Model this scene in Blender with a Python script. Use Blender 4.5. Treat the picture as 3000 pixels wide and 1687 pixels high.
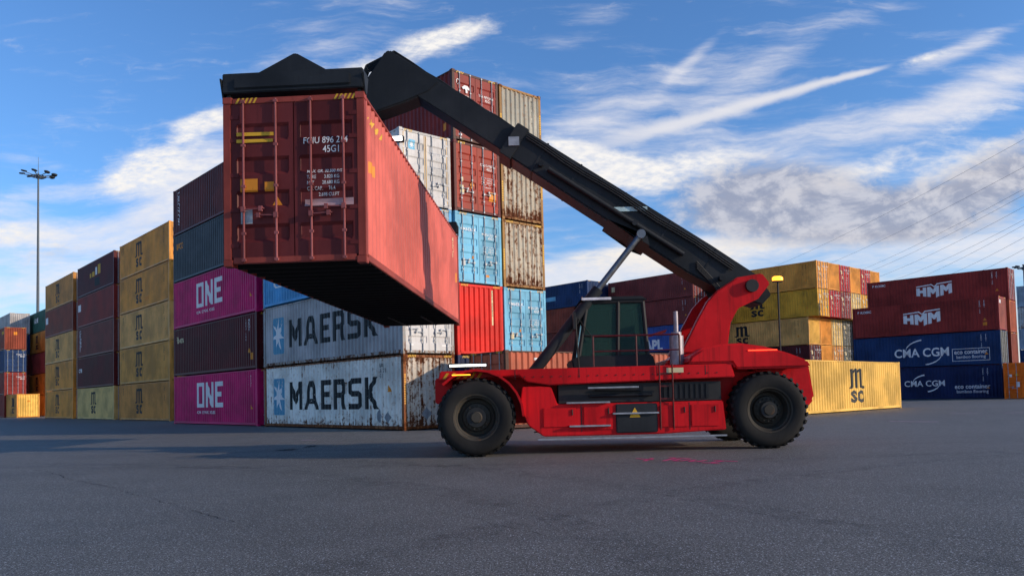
import bpy, bmesh, math, random
from mathutils import Matrix, Vector
R = math.radians
sc = bpy.context.scene
for o in list(bpy.data.objects): bpy.data.objects.remove(o)
COL = sc.collection

# ------------------------------------------------------------------ camera
F, CY, PITCH, ROLL, HC_ = 2316.1, 1051.8, .0461, -.0242, 1.222
cam = bpy.data.cameras.new('camera'); camo = bpy.data.objects.new('camera', cam); COL.objects.link(camo)
cp, sp = math.cos(PITCH), math.sin(PITCH)
r0, u0, f0 = Vector((1, 0, 0)), Vector((0, -sp, cp)), Vector((0, cp, sp))
c_, s_ = math.cos(ROLL), math.sin(ROLL)
rr, uu = r0 * c_ + u0 * s_, u0 * c_ - r0 * s_
m = Matrix((rr, uu, -f0)).transposed().to_4x4(); m.translation = (0, 0, HC_)
camo.matrix_world = m
cam.sensor_width = 36; cam.lens = F / 3000 * 36; cam.shift_y = (CY - 843.5) / 3000
cam.clip_start = .1; cam.clip_end = 6000
sc.camera = camo
sc.render.resolution_x, sc.render.resolution_y = 1024, 575

# ------------------------------------------------------------------ light
SUN_AZ, SUN_EL = R(16), R(16)        # sun stands to the right, a little towards the viewer
sdir = Vector((math.cos(SUN_AZ) * math.cos(SUN_EL), -math.sin(SUN_AZ) * math.cos(SUN_EL), math.sin(SUN_EL)))
sl = bpy.data.lights.new('sun', 'SUN'); sl.energy = 3.6; sl.angle = R(.6); sl.color = (1, .80, .60)
so = bpy.data.objects.new('sun', sl); COL.objects.link(so)
so.rotation_euler = sdir.to_track_quat('Z', 'Y').to_euler()
sc.view_settings.view_transform = 'Standard'; sc.view_settings.look = 'None'
sc.view_settings.exposure = 0; sc.view_settings.gamma = 1
try: sc.view_settings.use_curve_mapping = False
except Exception: pass

def ray_ab(x, y):
    """sky direction (dx/dy, dz/dy) for a point of the sky, given in 2576-wide picture units"""
    x, y = x / .8587, y / .8587
    qx, qy = x - 1500, y - CY
    px = qx * c_ + qy * s_; py = -qx * s_ + qy * c_
    X, V = px / F, -py / F
    yy = cp - V * sp; zz = sp + V * cp
    return X / yy, zz / yy

class NB:
    def __init__(s, nt): s.nt = nt; s.n = nt.nodes; s.l = nt.links
    def add(s, t, **k):
        n = s.n.new(t)
        for a, b in k.items(): setattr(n, a, b)
        return n
    def put(s, sock, v):
        if isinstance(v, bpy.types.NodeSocket): s.l.new(v, sock)
        elif v is not None: sock.default_value = v
    def m(s, op, a, b=None, c=None, clamp=False):
        n = s.add('ShaderNodeMath', operation=op, use_clamp=clamp)
        s.put(n.inputs[0], a)
        if b is not None: s.put(n.inputs[1], b)
        if c is not None: s.put(n.inputs[2], c)
        return n.outputs[0]
    def mr(s, v, a, b, c=0, d=1, smooth=True):
        n = s.add('ShaderNodeMapRange', interpolation_type='SMOOTHSTEP' if smooth else 'LINEAR')
        s.put(n.inputs[0], v)
        for i, q in enumerate((a, b, c, d)): s.put(n.inputs[i + 1], q)
        return n.outputs[0]
    def mapping(s, v, loc=(0, 0, 0), rot=(0, 0, 0), scale=(1, 1, 1), typ='POINT'):
        n = s.add('ShaderNodeMapping', vector_type=typ)
        s.put(n.inputs[0], v); n.inputs[1].default_value = loc; n.inputs[2].default_value = rot; n.inputs[3].default_value = scale
        return n.outputs[0]
    def noise(s, v, scale, detail=5, rough=.55, dist=0, lac=2.0):
        n = s.add('ShaderNodeTexNoise')
        s.put(n.inputs['Vector'], v); n.inputs['Scale'].default_value = scale; n.inputs['Detail'].default_value = detail
        n.inputs['Roughness'].default_value = rough; n.inputs['Distortion'].default_value = dist; n.inputs['Lacunarity'].default_value = lac
        return n.outputs[0]
    def mix(s, f, a, b, mode='MIX'):
        n = s.add('ShaderNodeMix', data_type='RGBA', blend_type=mode)
        s.put(n.inputs[0], f); s.put(n.inputs[6], a if isinstance(a, bpy.types.NodeSocket) else (*a, 1)[:4]); s.put(n.inputs[7], b if isinstance(b, bpy.types.NodeSocket) else (*b, 1)[:4])
        return n.outputs[2]

w = bpy.data.worlds.new('World'); sc.world = w; w.use_nodes = True
b = NB(w.node_tree); w.node_tree.nodes.clear()
sky = b.add('ShaderNodeTexSky', sky_type='NISHITA'); sky.sun_disc = False
sky.sun_elevation = SUN_EL; sky.sun_rotation = math.atan2(sdir.x, sdir.y); sky.air_density = 1.0; sky.dust_density = .6; sky.ozone_density = 2.2
tc = b.add('ShaderNodeTexCoord'); sx = b.add('ShaderNodeSeparateXYZ'); b.l.new(tc.outputs['Generated'], sx.inputs[0])
dy = b.m('MAXIMUM', b.m('ABSOLUTE', sx.outputs[1]), .12)
A = b.m('DIVIDE', sx.outputs[0], dy); Z = b.m('DIVIDE', sx.outputs[2], dy)
cx = b.add('ShaderNodeCombineXYZ'); b.l.new(A, cx.inputs[0]); b.l.new(Z, cx.inputs[1]); P = cx.outputs[0]
K = 1 / .8587 / F
def blob(x, y, rx, ry, ang, amp, hard=0.0):
    a, z = ray_ab(x, y)
    v = b.mapping(P, (a, z, 0), (0, 0, R(ang)), (rx * K, ry * K, 1), 'TEXTURE')
    ln = b.add('ShaderNodeVectorMath', operation='LENGTH'); b.l.new(v, ln.inputs[0])
    return b.mr(ln.outputs['Value'], hard, 1.0, amp, 0.0)
def total(lst):
    t = None
    for q in lst:
        o = blob(*q); t = o if t is None else b.m('ADD', t, o)
    return t
warp = b.noise(P, 5, 3); wv = b.add('ShaderNodeVectorMath', operation='MULTIPLY_ADD')
wn = b.add('ShaderNodeTexNoise'); b.l.new(P, wn.inputs[0]); wn.inputs['Scale'].default_value = 6; wn.inputs['Detail'].default_value = 4
b.l.new(wn.outputs['Color'], wv.inputs[0]); wv.inputs[1].default_value = (.09, .05, 0); b.l.new(P, wv.inputs[2]); PW = wv.outputs[0]
st1 = b.noise(b.mapping(PW, rot=(0, 0, R(-26)), scale=(2.4, 15, 1)), 2.2, 10, .68)
st2 = b.noise(b.mapping(PW, (3, 1, 0), rot=(0, 0, R(-14)), scale=(2.5, 17, 1)), 3.2, 8, .6)
puff = b.noise(b.mapping(PW, rot=(0, 0, R(-30)), scale=(1, 1.7, 1)), 24, 6, .62)
fine = b.noise(b.mapping(P, rot=(0, 0, R(-55)), scale=(1, 2.6, 1)), 62, 4, .6)
# wispy ice cloud
wisp = total([(1640, 255, 460, 95, 27, .62), (1890, 190, 340, 60, 30, .50), (1740, 150, 160, 26, 42, .5), (1800, 300, 520, 110, 24, .48), (2350, 290, 640, 110, 18, .85), (2500, 200, 360, 70, 20, .6),
              (2430, 120, 300, 34, 22, .7), (1460, 300, 330, 130, 34, .55), (1480, 60, 240, 60, 24, .35), (2060, 70, 560, 70, 20, .22), (860, 60, 420, 110, 22, .36), (2200, 30, 300, 40, 12, .25),
              (90, 500, 420, 50, 8, .60), (60, 590, 460, 80, -4, .85), (430, 520, 300, 130, 20, .85), (560, 380, 340, 120, 30, .70), (1900, 380, 520, 80, 14, .6), (2480, 420, 460, 110, 12, .6),
              (1400, 460, 300, 90, 8, .55), (1700, 650, 760, 90, 5, .8), (2500, 620, 640, 110, 4, .8), (300, 690, 640, 100, 3, .8), (700, 230, 600, 120, 24, .22), (1350, 700, 300, 80, 0, .5), (40, 400, 160, 24, -10, .35)])
low = b.mr(Z, .0, .36, .62, .0)
wisp = b.m('ADD', wisp, low)
wm = b.mr(b.m('ADD', wisp, b.m('MULTIPLY', b.m('SUBTRACT', b.m('MULTIPLY_ADD', st1, .6, b.m('MULTIPLY', st2, .4)), .5), 2.9)), .04, 1.3)
wm = b.m('MULTIPLY', wm, b.m('MULTIPLY_ADD', fine, .45, .68), clamp=True)
# denser white patches
dense = total([(1070, 115, 270, 70, 20, .95), (1150, 85, 190, 46, 14, .6), (900, 190, 110, 80, 50, .6), (400, 395, 300, 105, 24, .78), (330, 440, 190, 60, 24, .5), (530, 300, 150, 52, 16, .95), (480, 470, 300, 110, 12, .6),
               (1560, 425, 220, 72, -20, 1.5), (1450, 390, 190, 60, -22, 1.0), (1750, 415, 280, 72, 6, 1.0), (2140, 440, 340, 70, 16, .7), (2330, 145, 110, 22, 14, .9), (2420, 420, 300, 80, 22, .8),
               (1750, 640, 480, 60, 4, .9), (1550, 640, 340, 40, 6, .55), (40, 590, 230, 56, -8, .85), (2450, 300, 300, 50, 18, .5)])
dm = b.mr(b.m('ADD', dense, b.m('ADD', b.m('MULTIPLY', b.m('SUBTRACT', puff, .5), 1.1), b.m('MULTIPLY', b.m('SUBTRACT', st1, .5), 1.3))), .12, 1.1)
dm = b.m('MULTIPLY', dm, b.m('MULTIPLY_ADD', fine, 1.5, .10), clamp=True)
# vapour trail: thin wedge, ragged edge
a0, z0 = ray_ab(1500, 368); a1, z1 = ray_ab(2240, 165)
ang = math.atan2(z1 - z0, a1 - a0); ln_ = math.hypot(a1 - a0, z1 - z0)
tv = b.mapping(P, (a0, z0, 0), (0, 0, ang), (ln_, ln_, 1), 'TEXTURE'); ts = b.add('ShaderNodeSeparateXYZ'); b.l.new(tv, ts.inputs[0])
hw = b.m('MULTIPLY', b.m('MULTIPLY_ADD', ts.outputs[0], -.032, .042), b.m('MULTIPLY_ADD', puff, 1.6, .2))
off = b.m('ABSOLUTE', b.m('ADD', ts.outputs[1], b.m('MULTIPLY', b.m('SUBTRACT', wn.outputs[0], .5), .035)))
tm = b.mr(b.m('DIVIDE', off, hw), .1, 1.25, .95, 0)
tm = b.m('MULTIPLY', b.m('MULTIPLY', tm, b.mr(ts.outputs[0], -.15, .25)), b.mr(ts.outputs[0], .9, 1.03, .85, 0))
# grey heap cloud
grey = total([(1930, 480, 400, 130, 3, 1.5), (2050, 540, 560, 100, 4, 1.2), (2420, 500, 400, 140, 14, 1.05), (2570, 400, 280, 140, 20, .75), (2200, 590, 520, 60, 3, .75), (160, 640, 330, 60, 2, .35), (1560, 590, 230, 22, 4, .3), (380, 560, 160, 24, 10, .25)])
gm = b.mr(b.m('ADD', grey, b.m('MULTIPLY', b.m('SUBTRACT', puff, .5), 1.5)), .15, 1.2)
horizon = b.mr(Z, -.02, .34, 1, 0)
base = b.mix(1.0, sky.outputs[0], (1.0, 1.50, 2.12), 'MULTIPLY')
gain = b.add('ShaderNodeVectorMath', operation='SCALE'); b.l.new(base, gain.inputs[0]); gain.inputs[3].default_value = 1.0
c1 = b.mix(b.m('MULTIPLY', wm, .86), gain.outputs[0], (8.8, 8.6, 8.9))
c1 = b.mix(b.mr(Z, .0, .17, .72, 0), c1, (8.6, 8.2, 7.9))
c2 = b.mix(dm, c1, b.mix(b.mr(Z, .08, .30), (9.4, 8.6, 7.7), b.mix(puff, (8.6, 8.5, 8.7), (10.4, 10.0, 9.4))))
c3 = b.mix(tm, c2, (8.6, 8.4, 8.6))
c4 = b.mix(b.m('MULTIPLY', gm, .88), c3, b.mix(b.mr(puff, .38, .64), (3.5, 3.7, 4.7), (6.4, 6.3, 6.8)))
bg = b.add('ShaderNodeBackground'); bg.inputs[1].default_value = .1; b.l.new(c4, bg.inputs[0])
wo = b.add('ShaderNodeOutputWorld'); b.l.new(bg.outputs[0], wo.inputs[0])

# ------------------------------------------------------------------ materials
def newmat(name):
    mt = bpy.data.materials.new(name); mt.use_nodes = True
    nb = NB(mt.node_tree); bs = nb.n['Principled BSDF']
    return mt, nb, bs
_pm = {}
def paint(name, col, rust=0, rough=.5, dirt=.35, rustcol=(.16, .045, .012)):
    """weathered container paint: fading, run-off streaks, rust eating in from the bottom and the edges"""
    if name in _pm: return _pm[name]
    mt, nb, bs = newmat(name)
    t = nb.add('ShaderNodeTexCoord'); oi = nb.add('ShaderNodeObjectInfo')
    va = nb.add('ShaderNodeVectorMath', operation='ADD'); nb.l.new(t.outputs['Object'], va.inputs[0])
    cb = nb.add('ShaderNodeCombineXYZ'); nb.l.new(nb.m('MULTIPLY', oi.outputs['Random'], 60), cb.inputs[0]); nb.l.new(nb.m('MULTIPLY', oi.outputs['Random'], 37), cb.inputs[1])
    nb.l.new(cb.outputs[0], va.inputs[1]); V = va.outputs[0]
    big = nb.noise(V, .55, 5, .6)
    streak = nb.noise(nb.mapping(V, scale=(7, 7, .28)), 1.6, 6, .65)
    spots = nb.noise(V, 5.5, 7, .7)
    c = nb.mix(nb.mr(big, .34, .64), tuple(q * .70 for q in col), tuple(min(1, q * 1.12 + .004) for q in col))
    c = nb.mix(nb.m('MULTIPLY', nb.mr(streak, .48, .78), dirt), c, tuple(q * .38 + .004 for q in col))
    c = nb.mix(nb.m('MULTIPLY', nb.mr(spots, .6, .82), dirt * .5), c, tuple(q * .8 + .05 for q in col))
    s3 = nb.add('ShaderNodeSeparateXYZ'); nb.l.new(t.outputs['Object'], s3.inputs[0])
    edge = nb.mr(s3.outputs[2], .0, .75, .10, 0)
    edge = nb.m('ADD', edge, nb.mr(s3.outputs[2], 2.35, 2.9, 0, .05))
    lev = {0: .26, 1: .15, 2: .035, 3: -.025}[rust]
    q = nb.m('ADD', nb.m('MULTIPLY', spots, .55), nb.m('MULTIPLY', streak, .45))
    q = nb.m('SUBTRACT', nb.m('ADD', q, edge), lev)
    rm = nb.mr(q, .545, .60)
    halo = nb.mr(q, .47, .60)
    c = nb.mix(nb.m('MULTIPLY', halo, .55 if rust > 1 else .2), c, (.38, .17, .055))
    c = nb.mix(rm, c, nb.mix(spots, rustcol, (.05, .016, .008)))
    nb.l.new(c, bs.inputs['Base Color'])
    nb.l.new(nb.m('MULTIPLY_ADD', rm, .3, nb.m('MULTIPLY_ADD', big, .25, rough - .12)), bs.inputs['Roughness'])
    bs.inputs['Specular IOR Level'].default_value = .16
    bp = nb.add('ShaderNodeBump'); bp.inputs['Strength'].default_value = .5; bp.inputs['Distance'].default_value = .03
    nb.l.new(nb.m('ADD', nb.noise(V, 1.3, 3, .5), nb.m('MULTIPLY', rm, -.06)), bp.inputs['Height']); nb.l.new(bp.outputs[0], bs.inputs['Normal'])
    _pm[name] = mt; return mt
def plain(name, col, rough=.5, metal=0, spec=.4, var=.25, vs=8, emit=None, bump=0):
    if name in _pm: return _pm[name]
    mt, nb, bs = newmat(name)
    t = nb.add('ShaderNodeTexCoord'); n = nb.noise(t.outputs['Object'], vs, 5, .6)
    nb.l.new(nb.mix(nb.mr(n, .3, .7), tuple(q * (1 - var) for q in col), tuple(min(1, q * (1 + var * .5)) for q in col)), bs.inputs['Base Color'])
    nb.l.new(nb.m('MULTIPLY_ADD', n, .25, rough - .12), bs.inputs['Roughness'])
    bs.inputs['Metallic'].default_value = metal; bs.inputs['Specular IOR Level'].default_value = spec
    if emit: bs.inputs['Emission Color'].default_value = (*emit[:3], 1); bs.inputs['Emission Strength'].default_value = emit[3]
    if bump:
        bp = nb.add('ShaderNodeBump'); bp.inputs['Strength'].default_value = bump; bp.inputs['Distance'].default_value = .01
        nb.l.new(nb.noise(t.outputs['Object'], vs * 3, 6, .7), bp.inputs['Height']); nb.l.new(bp.outputs[0], bs.inputs['Normal'])
    _pm[name] = mt; return mt
def worn(name, col, thr=.60):
    """painted lettering that has flaked a little"""
    if name in _pm: return _pm[name]
    mt, nb, bs = newmat(name)
    t = nb.add('ShaderNodeTexCoord'); n = nb.noise(nb.mapping(t.outputs['Object'], scale=(1.6, 1.6, .7)), 9, 6, .7)
    nb.l.new(nb.mix(nb.noise(t.outputs['Object'], 2, 4), tuple(q * .8 for q in col), col), bs.inputs['Base Color'])
    nb.l.new(nb.mr(n, thr, thr + .03, 1, 0), bs.inputs['Alpha'])
    bs.inputs['Roughness'].default_value = .55; bs.inputs['Specular IOR Level'].default_value = .3
    _pm[name] = mt; return mt

GALV = plain('galvanised steel', (.36, .38, .40), .55, .25)
CAST = plain('dark castings', (.035, .03, .028), .7)
WHITE = worn('white lettering', (.90, .88, .86), .70)
BLACK = worn('black lettering', (.010, .012, .015), .64)
YEL = worn('yellow marking', (.75, .42, .03), .68)
ORG = worn('orange marking', (.8, .28, .02), .68)
RED = worn('red marking', (.6, .04, .02), .7)
BLUEM = worn('sky blue panel paint', (.11, .36, .52), .60)
GREEN = plain('green sticker', (.03, .45, .12), .5)
CREAM = worn('cream lettering', (.75, .62, .35), .7)
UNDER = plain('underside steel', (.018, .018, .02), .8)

# ------------------------------------------------------------------ mesh helpers
def bm_box(bm, x0, x1, y0, y1, z0, z1):
    v = [bm.verts.new((x, y, z)) for x in (x0, x1) for y in (y0, y1) for z in (z0, z1)]
    for f in ((0, 1, 3, 2), (4, 6, 7, 5), (0, 4, 5, 1), (2, 3, 7, 6), (0, 2, 6, 4), (1, 5, 7, 3)): bm.faces.new([v[i] for i in f])
    return v
def bm_prism(bm, pts, a, b_, axis='y'):
    """polygon pts in the plane across axis, extruded from a to b_"""
    def mk(p, t):
        return (p[0], t, p[1]) if axis == 'y' else ((t, p[0], p[1]) if axis == 'x' else (p[0], p[1], t))
    A_ = [bm.verts.new(mk(p, a)) for p in pts]; B_ = [bm.verts.new(mk(p, b_)) for p in pts]
    n = len(pts); bm.faces.new(A_); bm.faces.new(B_[::-1])
    for i in range(n): bm.faces.new((A_[i], B_[i], B_[(i + 1) % n], A_[(i + 1) % n]))
def bm_tube(bm, p0, p1, r, seg=10, r1=None, caps=True):
    p0, p1 = Vector(p0), Vector(p1); d = (p1 - p0).normalized(); r1 = r if r1 is None else r1
    a = d.orthogonal().normalized(); c = d.cross(a)
    A_ = [bm.verts.new(p0 + (a * math.cos(t) + c * math.sin(t)) * r) for t in [2 * math.pi * i / seg for i in range(seg)]]
    B_ = [bm.verts.new(p1 + (a * math.cos(t) + c * math.sin(t)) * r1) for t in [2 * math.pi * i / seg for i in range(seg)]]
    for i in range(seg): bm.faces.new((A_[i], A_[(i + 1) % seg], B_[(i + 1) % seg], B_[i]))
    if caps: bm.faces.new(A_[::-1]); bm.faces.new(B_)
def bm_path(bm, pts, r, seg=8):
    for a, c in zip(pts[:-1], pts[1:]): bm_tube(bm, a, c, r, seg)
def bm_lathe(bm, prof, cx, cy, cz, seg=40, caps=True):
    """profile (radius, y) turned about the y axis"""
    rings = []
    for r, y in prof:
        rings.append([bm.verts.new((cx + r * math.cos(2 * math.pi * i / seg), cy + y, cz + r * math.sin(2 * math.pi * i / seg))) for i in range(seg)])
    for a, c in zip(rings[:-1], rings[1:]):
        for i in range(seg): bm.faces.new((a[i], a[(i + 1) % seg], c[(i + 1) % seg], c[i]))
    if caps:
        for rg in (rings[0], rings[-1]): bm.faces.new(rg)
def mesh(bm, name, bevel=0, smooth=False):
    bmesh.ops.recalc_face_normals(bm, faces=bm.faces)
    if bevel:
        bmesh.ops.remove_doubles(bm, verts=bm.verts, dist=1e-5)
        es = [e for e in bm.edges if len(e.link_faces) == 2 and e.calc_face_angle(0) > .5]
        bmesh.ops.bevel(bm, geom=es, offset=bevel, segments=2, affect='EDGES', clamp_overlap=True)
    me = bpy.data.meshes.new(name); bm.to_mesh(me); bm.free()
    if smooth:
        for p in me.polygons: p.use_smooth = True
        try: me.set_sharp_from_angle(angle=R(40))
        except Exception: pass
    return me
def obj(name, me, mat=None, parent=None, loc=None, rot=None):
    o = bpy.data.objects.new(name, me); COL.objects.link(o)
    if mat is not None:
        if not me.materials: me.materials.append(None)
        if me.users > 1 or True:
            o.material_slots[0].link = 'OBJECT'; o.material_slots[0].material = mat
    if parent: o.parent = parent
    if loc: o.location = loc
    if rot: o.rotation_euler = rot
    return o
def tag(o, label=None, cat=None, group=None, kind=None):
    if label: o['label'] = label
    if cat: o['category'] = cat
    if group: o['group'] = group
    if kind: o['kind'] = kind
    return o
def thing(name, label, cat, loc=(0, 0, 0), rz=0, group=None):
    o = bpy.data.objects.new(name, None); COL.objects.link(o); o.empty_display_size = .5
    o.location = loc; o.rotation_euler = (0, 0, rz)
    return tag(o, label, cat, group)

# ------------------------------------------------------------------ lettering
ST = .2
GL = {
 'M': (.92, [[(0,0),(0,1),(.22,1),(.46,.52),(.70,1),(.92,1),(.92,0),(.72,0),(.72,.58),(.52,.2),(.40,.2),(.2,.58),(.2,0)]]),
 'A': (.88, [[(0,0),(.27,1),(.61,1),(.88,0),(.68,0),(.62,.2),(.26,.2),(.2,0)], [(.31,.38),(.57,.38),(.47,.78),(.41,.78)]]),
 'E': (.62, [[(0,0),(0,1),(.62,1),(.62,.82),(.2,.82),(.2,.6),(.56,.6),(.56,.42),(.2,.42),(.2,.18),(.62,.18),(.62,0)]]),
 'R': (.76, [[(0,0),(0,1),(.60,1),(.74,.87),(.74,.52),(.62,.42),(.76,0),(.55,0),(.42,.38),(.2,.38),(.2,0)], [(.2001,.56),(.2001,.82),(.5,.82),(.55,.77),(.55,.61),(.5,.56)]]),
 'S': (.70, [[(0,0),(0,.18),(.47,.18),(.5,.21),(.5,.38),(.47,.41),(.12,.41),(0,.53),(0,.88),(.12,1),(.68,1),(.68,.82),(.23,.82),(.2,.79),(.2,.62),(.23,.59),(.58,.59),(.70,.47),(.70,.12),(.58,0)]]),
 'K': (.74, [[(0,0),(0,1),(.2,1),(.2,.62),(.49,1),(.73,1),(.38,.53),(.76,0),(.52,0),(.25,.37),(.2,.31),(.2,0)]]),
 'O': (.66, [[(0,0),(0,1),(.66,1),(.66,0)], [(.17,.15),(.17,.85),(.49,.85),(.49,.15)]]),
 'N': (.66, [[(0,0),(0,1),(.2,1),(.47,.42),(.47,1),(.66,1),(.66,0),(.47,0),(.19,.58),(.19,0)]]),
}
GL['R'] = (.76, [[(0,0),(0,1),(.60,1),(.74,.87),(.74,.52),(.62,.42),(.76,0),(.55,0),(.42,.38),(.2,.38),(.2,0)], [(.21,.56),(.21,.82),(.5,.82),(.55,.77),(.55,.61),(.5,.56)]])
def word(txt, h, sxx=1.0, gap=.12):
    out = []; x = 0
    for ch in txt:
        wd, pl = GL[ch]
        out += [[((x + px * sxx) * h, py * h) for px, py in p] for p in pl]
        x += (wd + gap) * sxx
    return out, (x - gap * sxx) * h
def poly_mesh(polys):
    cu = bpy.data.curves.new('tmp', 'CURVE'); cu.dimensions = '2D'; cu.fill_mode = 'BOTH'
    for p in polys:
        s = cu.splines.new('POLY'); s.points.add(len(p) - 1); s.use_cyclic_u = True
        for i, (x, y) in enumerate(p): s.points[i].co = (x, y, 0, 1)
    return _conv(cu)
def text_mesh(txt, size, bold=0, sxx=1.0, align='LEFT', space=1.0, line=1.0):
    cu = bpy.data.curves.new('tmp', 'FONT'); cu.body = txt; cu.size = size; cu.offset = bold * size; cu.align_x = align
    cu.space_character = space; cu.space_line = line; cu.resolution_u = 3; cu.fill_mode = 'FRONT' if 'FRONT' in [i.identifier for i in bpy.types.TextCurve.bl_rna.properties['fill_mode'].enum_items] else 'BOTH'
    me = _conv(cu)
    if sxx != 1:
        for v in me.vertices: v.co.x *= sxx
    return me
def _conv(cu):
    o = bpy.data.objects.new('tmp', cu); COL.objects.link(o)
    dg = bpy.context.evaluated_depsgraph_get(); dg.update()
    me = bpy.data.meshes.new_from_object(o.evaluated_get(dg)); bpy.data.objects.remove(o)
    return me

# ------------------------------------------------------------------ the shipping container
W = 2.438; H = 2.896; L = 12.192
PITCH_S, D_S = .278, .045
PITCH_E, D_E = .262, .048
def prof(t, p, d):
    q = (t / p) % 1.0
    if q < .26: return 0.0
    if q < .5: return d * (q - .26) / .24
    if q < .76: return d
    return d * (1 - (q - .76) / .24)
def breaks(t0, t1, p):
    out = [t0]; k = math.floor(t0 / p) - 1
    while k * p < t1 + p:
        for q in (0, .26, .5, .76):
            v = (k + q) * p
            if t0 + 1e-4 < v < t1 - 1e-4: out.append(v)
        k += 1
    return sorted(out) + [t1]
SX = L / 2 - .16                      # half length of the corrugated side wall
EY = W / 2 - .14
_c = {}
def cached(key, fn):
    if key not in _c: _c[key] = fn()
    return _c[key]
def side_mesh(s, h):
    def mk():
        bm = bmesh.new(); y = s * (W / 2 - .008); prev = None
        for x in breaks(-SX, SX, PITCH_S):
            yy = y - s * prof(x, PITCH_S, D_S)
            a = bm.verts.new((x, yy, .17)); c = bm.verts.new((x, yy, h - .075))
            if prev: bm.faces.new((prev[0], a, c, prev[1]))
            prev = (a, c)
        return mesh(bm, 'side_wall')
    return cached(('side', s, h), mk)
def end_mesh(e, h):
    def mk():
        bm = bmesh.new(); X = e * (L / 2 - .012); prev = None
        for y in breaks(-EY, EY, PITCH_E):
            xx = X - e * prof(y, PITCH_E, D_E)
            a = bm.verts.new((xx, y, .15)); c = bm.verts.new((xx, y, h - .125))
            if prev: bm.faces.new((prev[0], a, c, prev[1]))
            prev = (a, c)
        return mesh(bm, 'end_wall')
    return cached(('end', e, h), mk)
def frame_mesh(h):
    def mk():
        bm = bmesh.new()
        for sx_ in (-1, 1):
            for sy in (-1, 1):
                x0, x1 = sorted((sx_ * (L / 2 - .004), sx_ * (L / 2 - .158))); y0, y1 = sorted((sy * (W / 2 - .002), sy * (W / 2 - .135)))
                bm_box(bm, x0, x1, y0, y1, .118, h - .118)
            x0, x1 = sorted((sx_ * (L / 2 - .006), sx_ * (L / 2 - .10)))
            bm_box(bm, x0, x1, -W / 2 + .165, W / 2 - .165, h - .124, h - .026)
            bm_box(bm, x0, x1, -W / 2 + .165, W / 2 - .165, .048, .150)
        for sy in (-1, 1):
            y0, y1 = sorted((sy * (W / 2 - .001), sy * (W / 2 - .06)))
            bm_box(bm, -L / 2 + .178, L / 2 - .178, y0, y1, h - .085, h - .030)
            y0, y1 = sorted((sy * (W / 2 - .001), sy * (W / 2 - .05)))
            bm_box(bm, -L / 2 + .178, L / 2 - .178, y0, y1, .050, .172)
        return mesh(bm, 'frame', .008)
    return cached(('frame', h), mk)
def cast_mesh():
    def mk():
        bm = bmesh.new(); bm_box(bm, -.089, .089, -.081, .081, -.059, .059)
        m_ = mesh(bm, 'corner_casting', .01)
        return m_
    return cached('cast', mk)
def roof_mesh(h):
    def mk():
        bm = bmesh.new(); prev = None
        for x in breaks(-L / 2 + .1, L / 2 - .1, .21):
            z = h - .036 - prof(x, .21, .02)
            a = bm.verts.new((x, -W / 2 + .05, z)); c = bm.verts.new((x, W / 2 - .05, z))
            if prev: bm.faces.new((prev[0], a, c, prev[1]))
            prev = (a, c)
        return mesh(bm, 'roof')
    return cached(('roof', h), mk)
def floor_mesh():
    def mk():
        bm = bmesh.new(); bm_box(bm, -L / 2 + .1, L / 2 - .1, -W / 2 + .052, W / 2 - .052, .145, .168)
        x = -L / 2 + .35
        while x < L / 2 - .2:
            bm_box(bm, x - .02, x + .02, -W / 2 + .053, W / 2 - .053, .03, .145); x += .42
        bm_box(bm, -L / 2 + .12, -L / 2 + 3.0, -.5, -.44, .028, .144); bm_box(bm, -L / 2 + .12, -L / 2 + 3.0, .44, .5, .028, .144)
        return mesh(bm, 'floor')
    return cached('floor', mk)
DB = [.15, .42, .60, .88, 1.06, 1.34, 1.52, 1.80, 1.98, 2.26, 2.44, 2.62]
def door_depth(z, h):
    # horizontal recessed bands
    t = (z - .30) / (h - .60) * 4.0
    if t < .12 or t > 3.9: return .0
    q = t % 1.0
    if q < .18: return .0
    if q < .28: return .035 * (q - .18) / .1
    if q < .62: return .035
    if q < .72: return .035 * (1 - (q - .62) / .1)
    return 0
def door_breaks(h):
    out = [.15, h - .128]
    for k in range(4):
        for q in (0.0, .12, .18, .28, .62, .72, .9):
            t = k + q; z = .30 + t * (h - .60) / 4.0
            if .15 < z < h - .13: out.append(z)
    return sorted(set(out))
def door_mesh(e, s, h):
    def mk():
        bm = bmesh.new(); X = L / 2 - .018
        y0, y1 = (.008, EY) if s > 0 else (-EY, -.008)
        zs = door_breaks(h); prev = None
        yi0, yi1 = y0 + .09, y1 - .09
        for z in zs:
            d = door_depth(z, h)
            row = [bm.verts.new((e * (X - dd), yy, z)) for yy, dd in ((y0, 0), (yi0 - .015, 0), (yi0 + .015, d), (yi1 - .015, d), (yi1 + .015, 0), (y1, 0))]
            if prev:
                for i in range(5): bm.faces.new((prev[i], prev[i + 1], row[i + 1], row[i]))
            prev = row
        bm_box(bm, *sorted((e * (X - .055), e * (X - .075))), y0, y1, .15, h - .128)
        # hinges
        for z in (.35, .95, 1.55, 2.15, h - .35):
            yy = y1 if s > 0 else y0
            bm_box(bm, *sorted((e * (X - .02), e * (X + .012))), *sorted((yy - s * .13, yy + s * .02)), z - .035, z + .035)
        return mesh(bm, 'door')
    return cached(('door', e, s, h), mk)
def rod_mesh(e, y, h, rad):
    def mk():
        bm = bmesh.new(); X = e * (L / 2 + .016)
        bm_tube(bm, (X, y, .07), (X, y, h - .06), rad, 8)
        for z in (.10, .55, 1.35, 2.05, h - .10):
            bm_box(bm, X - .020, X + .020, y - .034, y + .034, z - .022, z + .022)
        return mesh(bm, 'lock_rod')
    return cached(('rod', e, y, h, rad), mk)
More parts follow.
